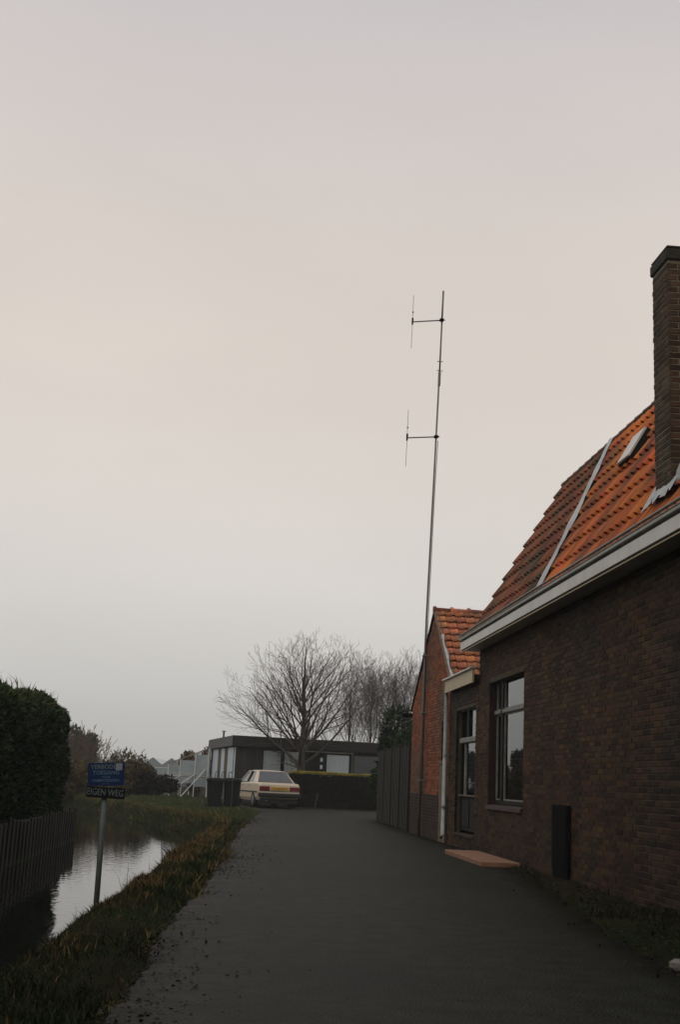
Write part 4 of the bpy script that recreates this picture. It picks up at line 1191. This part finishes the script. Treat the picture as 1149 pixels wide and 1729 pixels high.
bpart(MB().box((4.5, .03, .9), (5.2, .055, 1.52)), 'dark_board', BLACKM)
bpart(MB().cbox((5.41, -.02, .0), (5.48, .05, 2.45), .006), 'porch_post', OLIVE)
bpart(MB().box((2.9, -.02, 2.40), (5.5, .05, 2.46)), 'head_rail', GREYWOOD)
# left end: pale tall panels and boards
for (a, b, ml, nm) in ((.05, 2.2, PANEL_W, 'pale_panel'), (2.3, 3.35, OLIVE, 'board'), (3.45, 4.6, PANEL_W, 'pale_panel'), (4.7, 5.75, OLIVE, 'board'), (5.85, 8.6, PANEL_W, 'pale_panel')):
    bpart(MB().cbox((.02, a, .05), (.078, b, 2.46), .006), nm, ml)
bpart(MB().tube([(3.70, 2.2, 2.9), (3.70, 2.2, 3.78)], .17, 14).tube([(3.70, 2.2, 3.78), (3.70, 2.2, 3.82)], [.18, .17], 14), 'flue', ZINC)
bpart(MB().tube([(-.0, 4.0, 2.9), (-.0, 4.0, 3.25)], .05, 8).cbox((-.09, 3.92, 3.25), (.09, 4.08, 3.29), .01), 'vent_pipe', STEEL_D)

# clipped hedge in front of the bungalow
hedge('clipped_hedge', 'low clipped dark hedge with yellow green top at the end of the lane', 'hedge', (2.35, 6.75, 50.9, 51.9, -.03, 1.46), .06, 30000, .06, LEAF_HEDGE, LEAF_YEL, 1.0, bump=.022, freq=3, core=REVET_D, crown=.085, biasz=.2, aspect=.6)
q = MB().bar((3.45, 50.86, -.03), (3.55, 50.83, .62), .045, .03)
single(q, 'wooden_stake', OLIVE, 'short pale stake leaning on the clipped hedge', 'stake', (3.45, 50.86, -.03))

# ------------------------------------------------------------------ wheelie bins
def make_bin(loc, rz, label):
    t = thing('wheelie_bin', label, 'bin', loc, rz, 'dark wheelie bins beside the parked car')
    t.scale = (1.07, 1.07, 1.04)
    # local: y- is the front
    def ring(hw, hd, z, c=.04): return [(-hw + c, -hd, z), (hw - c, -hd, z), (hw, -hd + c, z), (hw, hd - c, z), (hw - c, hd, z), (-hw + c, hd, z), (-hw, hd - c, z), (-hw, -hd + c, z)]
    rs_ = [ring(.22, .26, .04), ring(.235, .275, .3), ring(.27, .32, .9), ring(.285, .335, .905), ring(.285, .335, .95)]
    vs = [p for r_ in rs_ for p in r_]
    fs = [tuple(range(8))[::-1], tuple(range(32, 40))] + [(i * 8 + k_, i * 8 + (k_ + 1) % 8, i * 8 + 8 + (k_ + 1) % 8, i * 8 + 8 + k_) for i in range(4) for k_ in range(8)]
    MB().add(vs, fs).build('body', BIN_G, t)
    ld = [ring(.295, .35, .953), ring(.295, .35, .975), ring(.25, .30, 1.025), ring(.12, .15, 1.04)]
    vs = [p for r_ in ld for p in r_]
    MB().add(vs, [tuple(range(8))[::-1], tuple(range(24, 32))] + [(i * 8 + k_, i * 8 + (k_ + 1) % 8, i * 8 + 8 + (k_ + 1) % 8, i * 8 + 8 + k_) for i in range(3) for k_ in range(8)]).build('lid', BIN_G, t)
    MB().tube([(-.2, .36, .93), (-.2, .42, .97), (.2, .42, .97), (.2, .36, .93)], .016, 6).build('handle', BIN_G, t)
    MB().tube([(-.25, .24, .1), (.25, .24, .1)], .012, 6).build('axle', STEEL_D, t)
    for sx in (-1, 1):
        MB().tube([(sx * .245, .24, .1), (sx * .295, .24, .1)], .1, 14).build('wheel', RUBBER, t)
    return t
make_bin((-.66, 44.55, -.03), R(4), 'dark wheelie bin on the lawn side of the pair beside the car')
make_bin((-.02, 44.75, -.01), R(-5), 'dark wheelie bin on the car side of the pair, behind a thin green stake')
q = MB().tube([(-.02, 44.2, -.1), (-.03, 44.2, 1.05)], .014, 6)
single(q, 'green_stake', mat('green_stake', (.03, .06, .045), rough=.6), 'thin green metal stake standing in front of the bins', 'stake', (-.02, 44.2, -.03))
for k_, x_ in enumerate((-.62, -.38, -.12)):
    q = MB().tube([(x_ - .07, 45.6, -.05), (x_ - .07, 45.6, 1.20), (x_ - .055, 45.6, 1.25), (x_ - .02, 45.6, 1.275), (x_ + .02, 45.6, 1.275), (x_ + .055, 45.6, 1.25), (x_ + .07, 45.6, 1.20), (x_ + .07, 45.6, -.05)], .016, 6)
    single(q, 'hoop_rail', mat('hoop_metal', (.05, .06, .06), rough=.5), ('thin dark metal hoop behind the bins, the one on the lawn side', 'thin dark metal hoop behind the bins, the middle one of three', 'thin dark metal hoop behind the bins, the one on the car side')[k_], 'hoop', (x_, 45.6, -.05), 'metal hoops behind the bins')

# ------------------------------------------------------------------ car
car = thing('parked_car', 'beige four door saloon car seen from behind with red tail lights and yellow plate', 'car', (1.30, 49.0, .02), R(13))
# local: +y forward, rear bumper at y=-2.2
HWD = .83
def section(y, pts):            # pts: (halfwidth, z) from sill to top centre
    L_ = [(-w_, y, z_) for w_, z_ in pts]; Rr = [(w_, y, z_) for w_, z_ in reversed(pts)]
    return L_ + Rr
def loft(secs, capends=True):
    mb = MB(); n = len(secs[0]); vs = [p for s_ in secs for p in s_]
    fs = [(i * n + k_, i * n + (k_ + 1) % n, (i + 1) * n + (k_ + 1) % n, (i + 1) * n + k_) for i in range(len(secs) - 1) for k_ in range(n)]
    if capends: fs += [tuple(range(n))[::-1], tuple(range((len(secs) - 1) * n, len(secs) * n))]
    return mb.add(vs, fs)
bs = []
for (y_, wf, zb, zt) in ((-2.20, .93, .42, .86), (-2.17, .965, .36, .905), (-2.05, .985, .30, .93), (-1.6, 1.0, .26, .945), (-1.0, 1.0, .24, .95), (0, 1.0, .23, .93), (.9, 1.0, .24, .91), (1.6, .985, .26, .86), (2.05, .96, .32, .80), (2.2, .90, .40, .74)):
    w_ = HWD * wf
    bs.append(section(y_, [(w_ * .90, zb), (w_ * .985, zb + .12), (w_, .58), (w_ * .985, zt - .06), (w_ * .955, zt - .012), (w_ * .88, zt)]))
body = loft(bs).build('body', CARPAINT, car, smooth=False)
# cabin shell: roof and pillars
def ring_c(y, w_, z): return (y, w_, z)
rf_ = MB()
roofpts = [(-.98, .54, 1.365), (-.80, .56, 1.395), (-.1, .57, 1.41), (.35, .56, 1.385), (.50, .545, 1.35)]
secs = [section(y_, [(w_ + .02, z_ - .05), (w_, z_ - .012), (w_ * .8, z_), (w_ * .3, z_ + .012)]) for y_, w_, z_ in roofpts]
roofo = loft(secs).build('roof', CARPAINT, car)
def pillar(p0, p1, w_, d_): return MB().bar(p0, p1, w_, d_)
for sx in (-1, 1):
    # C pillar: broad panel
    MB().add([(sx * .785, -1.50, .945), (sx * .785, -1.12, .945), (sx * .585, -.74, 1.35), (sx * .565, -.98, 1.35), (sx * .72, -1.56, .945), (sx * .73, -1.12, .945), (sx * .53, -.74, 1.35), (sx * .51, -1.0, 1.35)],
             [(0, 1, 2, 3), (7, 6, 5, 4), (0, 4, 5, 1), (1, 5, 6, 2), (2, 6, 7, 3), (3, 7, 4, 0)]).build('rear_pillar', CARPAINT, car)
    pillar((sx * .775, -.12, .94), (sx * .585, -.10, 1.37), .06, .05).build('door_pillar', CARDARK, car)
    pillar((sx * .775, 1.12, .91), (sx * .56, .46, 1.36), .06, .05).build('front_pillar', CARPAINT, car)
    for a, b, c, d in ((-1.08, -.16, -.10, -.76), (-.08, 1.06, .42, -.06)):
        MB().add([(sx * .765, a, .95), (sx * .765, b, .94), (sx * .572, c, 1.35), (sx * .572, d, 1.35), (sx * .745, a, .95), (sx * .745, b, .94), (sx * .552, c, 1.35), (sx * .552, d, 1.35)],
                 [(0, 1, 2, 3), (7, 6, 5, 4), (0, 4, 5, 1), (1, 5, 6, 2), (2, 6, 7, 3), (3, 7, 4, 0)]).build('side_window', GLASSC, car)
    MB().cbox((min(sx * .83, sx * .842), -1.95, .55), (max(sx * .83, sx * .842), 1.95, .60), .004).build('side_moulding', CARDARK, car)
    for y_ in (-.72, .42):
        MB().cbox((min(sx * .825, sx * .85), y_, .80), (max(sx * .825, sx * .85), y_ + .14, .83), .005).build('door_handle', CHROME, car)
    MB().cbox((min(sx * .84, sx * .97), .82, .93), (max(sx * .84, sx * .97), .90, 1.03), .015).build('mirror', CARDARK, car)
    MB().cbox((min(sx * .40, sx * .80), -2.225, .64), (max(sx * .40, sx * .80), -2.15, .80), .012).build('tail_light', REDLENS, car)
def slab(p, th, n_): 
    q_ = [tuple(Vector(a) + Vector(n_) * th) for a in p]
    return MB().add(list(p) + q_, [(0, 1, 2, 3), (7, 6, 5, 4), (0, 4, 5, 1), (1, 5, 6, 2), (2, 6, 7, 3), (3, 7, 4, 0)])
slab([(-.70, -1.53, .955), (.70, -1.53, .955), (.53, -1.0, 1.355), (-.53, -1.0, 1.355)], .015, (0, -.4, .6)).build('rear_window', GLASSC, car)
slab([(-.72, 1.12, .925), (.72, 1.12, .925), (.54, .49, 1.355), (-.54, .49, 1.355)], .015, (0, .4, .6)).build('windscreen', GLASSC, car)
MB().box((-.74, -1.5, .90), (.74, -.95, .965)).build('parcel_shelf', mat('car_shelf', (.22, .22, .21), rough=.8), car)
for sx in (-.35, .35):
    MB().cbox((sx - .24, -.75, .6), (sx + .24, -.62, 1.16), .05).build('seat', mat('car_seat', (.12, .11, .10), rough=.9), car)
np_ = MB().cbox((-.36, -2.228, .655), (.36, -2.20, .785), .006).build('number_plate', PLATE, car)
for k_ in range(6):                                         # unreadable dark characters
    u = -.25 + k_ * .10
    MB().box((u - .022, -2.232, .685), (u + .022, -2.2285, .755)).build('character', mat('plate_ink', (.20, .12, .03), rough=.6), np_)
MB().box((-.80, -2.215, .615), (.80, -2.17, .64)).build('chrome_strip', CHROME, car)
MB().cbox((-.84, -2.32, .40), (.84, -2.12, .56), .03).build('rear_bumper', CARDARK, car)
MB().box((-.74, -2.13, .17), (.74, -1.9, .40)).build('rear_valance', CARDARK, car)
MB().cbox((-.82, 2.12, .38), (.82, 2.30, .54), .03).build('front_bumper', CARDARK, car)
MB().box((-.70, -1.9, .20), (.70, 1.9, .24)).build('underbody', CARDARK, car)
for sx in (-1, 1):
    for y_ in (-1.32, 1.30):
        wl = MB().tube([(sx * .66, y_, .29), (sx * .68, y_, .29), (sx * .80, y_, .29), (sx * .835, y_, .29)], [.27, .30, .30, .28], 18).build('wheel', RUBBER, car)
        MB().tube([(sx * .836, y_, .29), (sx * .846, y_, .29)], [.18, .17], 14).build('rim', HUB, wl)
MB().tube([(-.5, -2.05, .27), (-.5, -2.27, .26)], .025, 8).build('exhaust', STEEL_D, car)

# ------------------------------------------------------------------ grass and weeds
def scatter(n, x0, x1, y0, y1, keep=None, ypow=1.0):
    x = NR.uniform(x0, x1, n); t = NR.uniform(0, 1, n) ** ypow
    y = y0 + (y1 - y0) * t
    P_ = np.stack([x, y], 1)
    if keep is not None: P_ = P_[keep(P_)]
    return P_
def put_grass(name, label, P_, h, w, matl, lean=.4):
    z = height(P_)
    pos = np.column_stack([P_, z - .015])
    h = h * np.clip(1 + .45 * vnoise(P_, 1.9, 77) + .25 * vnoise(P_, 5.3, 78), .6, 2.2)
    v, f_ = blades(pos, h, w, lean)
    o = link(name, np_mesh(name, v, f_), matl)
    tag(o, label, 'grass', None, 'stuff')
def tufty(P_, f, s_, lo=.0): return vnoise(P_, f, s_) > lo
d_green = scatter(150000, -2.1, .95, 3.5, 43, lambda P_: (sdist(P_)[0] > .06) & (P_[:, 0] < roadL(P_[:, 1]) + .02), 1.6)
put_grass('green_grass', 'short green winter grass on the verge between lane and ditch', d_green, NR.uniform(.03, .075, len(d_green)), .07, GRASS_G, .6)
dd_ = scatter(130000, -2.1, .95, 3.5, 43, lambda P_: (sdist(P_)[0] > .02) & (P_[:, 0] < roadL(P_[:, 1]) + .06), 1.3)
sdv = sdist(dd_)[0]
prob = np.where(sdv < .75, .85, .10) * (.35 + .65 * (vnoise(dd_, 1.6, 21) > -.1)) * np.interp(dd_[:, 1], [6, 10, 15], [.12, .55, 1.])
prob = np.where((roadL(dd_[:, 1]) - dd_[:, 0] < .14), .22 * np.interp(dd_[:, 1], [6, 14], [.3, 1]), prob)
dd_ = dd_[NR.uniform(0, 1, len(dd_)) < prob]
put_grass('dry_grass', 'tawny dry grass along the crest of the ditch bank', dd_, NR.uniform(.04, .12, len(dd_)) * np.interp(dd_[:, 1], [8, 20], [.8, .95]), .07, GRASS_D, .55)
lw = scatter(110000, -9, 1.0, 33, 62, lambda P_: (sdist(P_)[0] > .05) & (P_[:, 0] < np.where(P_[:, 1] < 47, roadL(P_[:, 1]), -.2)) & (P_[:, 0] > -POLY[0, 1] * 0 - 9))
put_grass('lawn_grass', 'green lawn grass beyond the bend of the ditch', lw, NR.uniform(.05, .12, len(lw)), .12, GRASS_L, .4)
lw2 = scatter(60000, -9, 1.0, 33, 62, lambda P_: (sdist(P_)[0] > .02) & (P_[:, 0] < np.where(P_[:, 1] < 47, roadL(P_[:, 1]), -.2)))
lw2 = lw2[NR.uniform(0, 1, len(lw2)) < np.where(sdist(lw2)[0] < .75, .95, .05) * np.where(sdist(lw2)[0] < .28, .2, 1)]
put_grass('bank_grass', 'dry brown grass fringing the lawn edge above the water', lw2, NR.uniform(.06, .17, len(lw2)), .07, GRASS_D, .5)
wd = scatter(34000, 2.7, 4.28, 5, 19, lambda P_: (P_[:, 0] > roadR(P_[:, 1]) + .02) & ~((P_[:, 0] > 3.58) & (P_[:, 1] > 17.3)))
wd = wd[NR.uniform(0, 1, len(wd)) < np.where(vnoise(wd, 2.2, 31) > .25, .9, .16)]
put_grass('verge_weeds', 'low mossy weeds on the soil strip below the house wall', wd, NR.uniform(.015, .05, len(wd)), .16, MOSS, .6)
# dead leaves blown along the edges of the lane
def litter(name, label, P_, z_, size, matl):
    n = len(P_)
    pos = np.column_stack([P_, z_ + NR.uniform(.004, .012, n)])
    d = NR.normal(size=(n, 3)); d[:, 2] *= .25; d /= np.linalg.norm(d, axis=1)[:, None]
    r_ = np.column_stack([-d[:, 1], d[:, 0], NR.normal(size=n) * .35]); r_ /= np.linalg.norm(r_, axis=1)[:, None]
    sz = (size * NR.uniform(.5, 1.3, n))[:, None]
    v = np.stack([pos - d * sz * .5, pos + r_ * sz * .32, pos + d * sz * .5, pos - r_ * sz * .32], 1).reshape(-1, 3)
    tag(link(name, np_mesh(name, v, np.arange(n * 4).reshape(n, 4)), matl), label, 'leaves', None, 'stuff')
LITTER = mat('dead_leaf', (.022, .018, .010), (.045, .030, .015), rough=.9, scale=9, rand=.5, spec=.15)
def edge_d(P_): return P_[:, 0] - roadL(P_[:, 1])
lt = scatter(60000, -.6, 2.0, 5, 42, lambda P_: (edge_d(P_) > -.05) & (NR.uniform(0, 1, len(P_)) < np.exp(-np.clip(edge_d(P_), 0, 9) / .2) * np.clip(.45 + .8 * vnoise(P_, 1.1, 61), .06, 1) + .004), 1.2)
litter('dead_leaves', 'dead leaves and dirt along the ditch edge of the lane', lt, .004 + .0 * lt[:, 0], .032, LITTER)
lt = scatter(9000, 2.4, 4.3, 5, 22, lambda P_: NR.uniform(0, 1, len(P_)) < np.exp(-np.clip(roadR(P_[:, 1]) - P_[:, 0], 0, 9) / .12) * .8)
litter('leaf_litter', 'dead leaves and grit along the house edge of the lane', lt, np.where(lt[:, 0] < roadR(lt[:, 1]), .006, .03), .032, LITTER)
# tall dry stems by the sign
stems = np.array([(-.9, 17.1), (-.8, 19.4), (-.75, 16.2), (-.62, 22), (-1.1, 9.4), (-.85, 18.3), (-1.28, 10.9), (-.98, 12.0), (-1.02, 12.1), (-1.12, 13.4), (-.9, 14.4), (-1.05, 13.2), (-1.2, 11.9)])
put_grass('dry_stems', 'few tall dry stems standing on the bank beside the sign post', stems, NR.uniform(.25, .42, len(stems)), .012, BARK, .3)

# ------------------------------------------------------------------ damp winter air
hz = MB().box((-140, -30, -2.2), (140, 260, 14.5)).build('haze', None)
hm = bpy.data.materials.new('haze'); hm.use_nodes = True
hm.node_tree.nodes.clear()
ho = hm.node_tree.nodes.new('ShaderNodeOutputMaterial'); hv = hm.node_tree.nodes.new('ShaderNodeVolumePrincipled')
hv.inputs['Color'].default_value = (.86, .88, .9, 1); hv.inputs['Density'].default_value = .0010; hv.inputs['Anisotropy'].default_value = .2
hm.node_tree.links.new(hv.outputs[0], ho.inputs['Volume'])
hz.data.materials.append(hm)
tag(hz, 'thin damp winter haze', None, None, 'stuff')
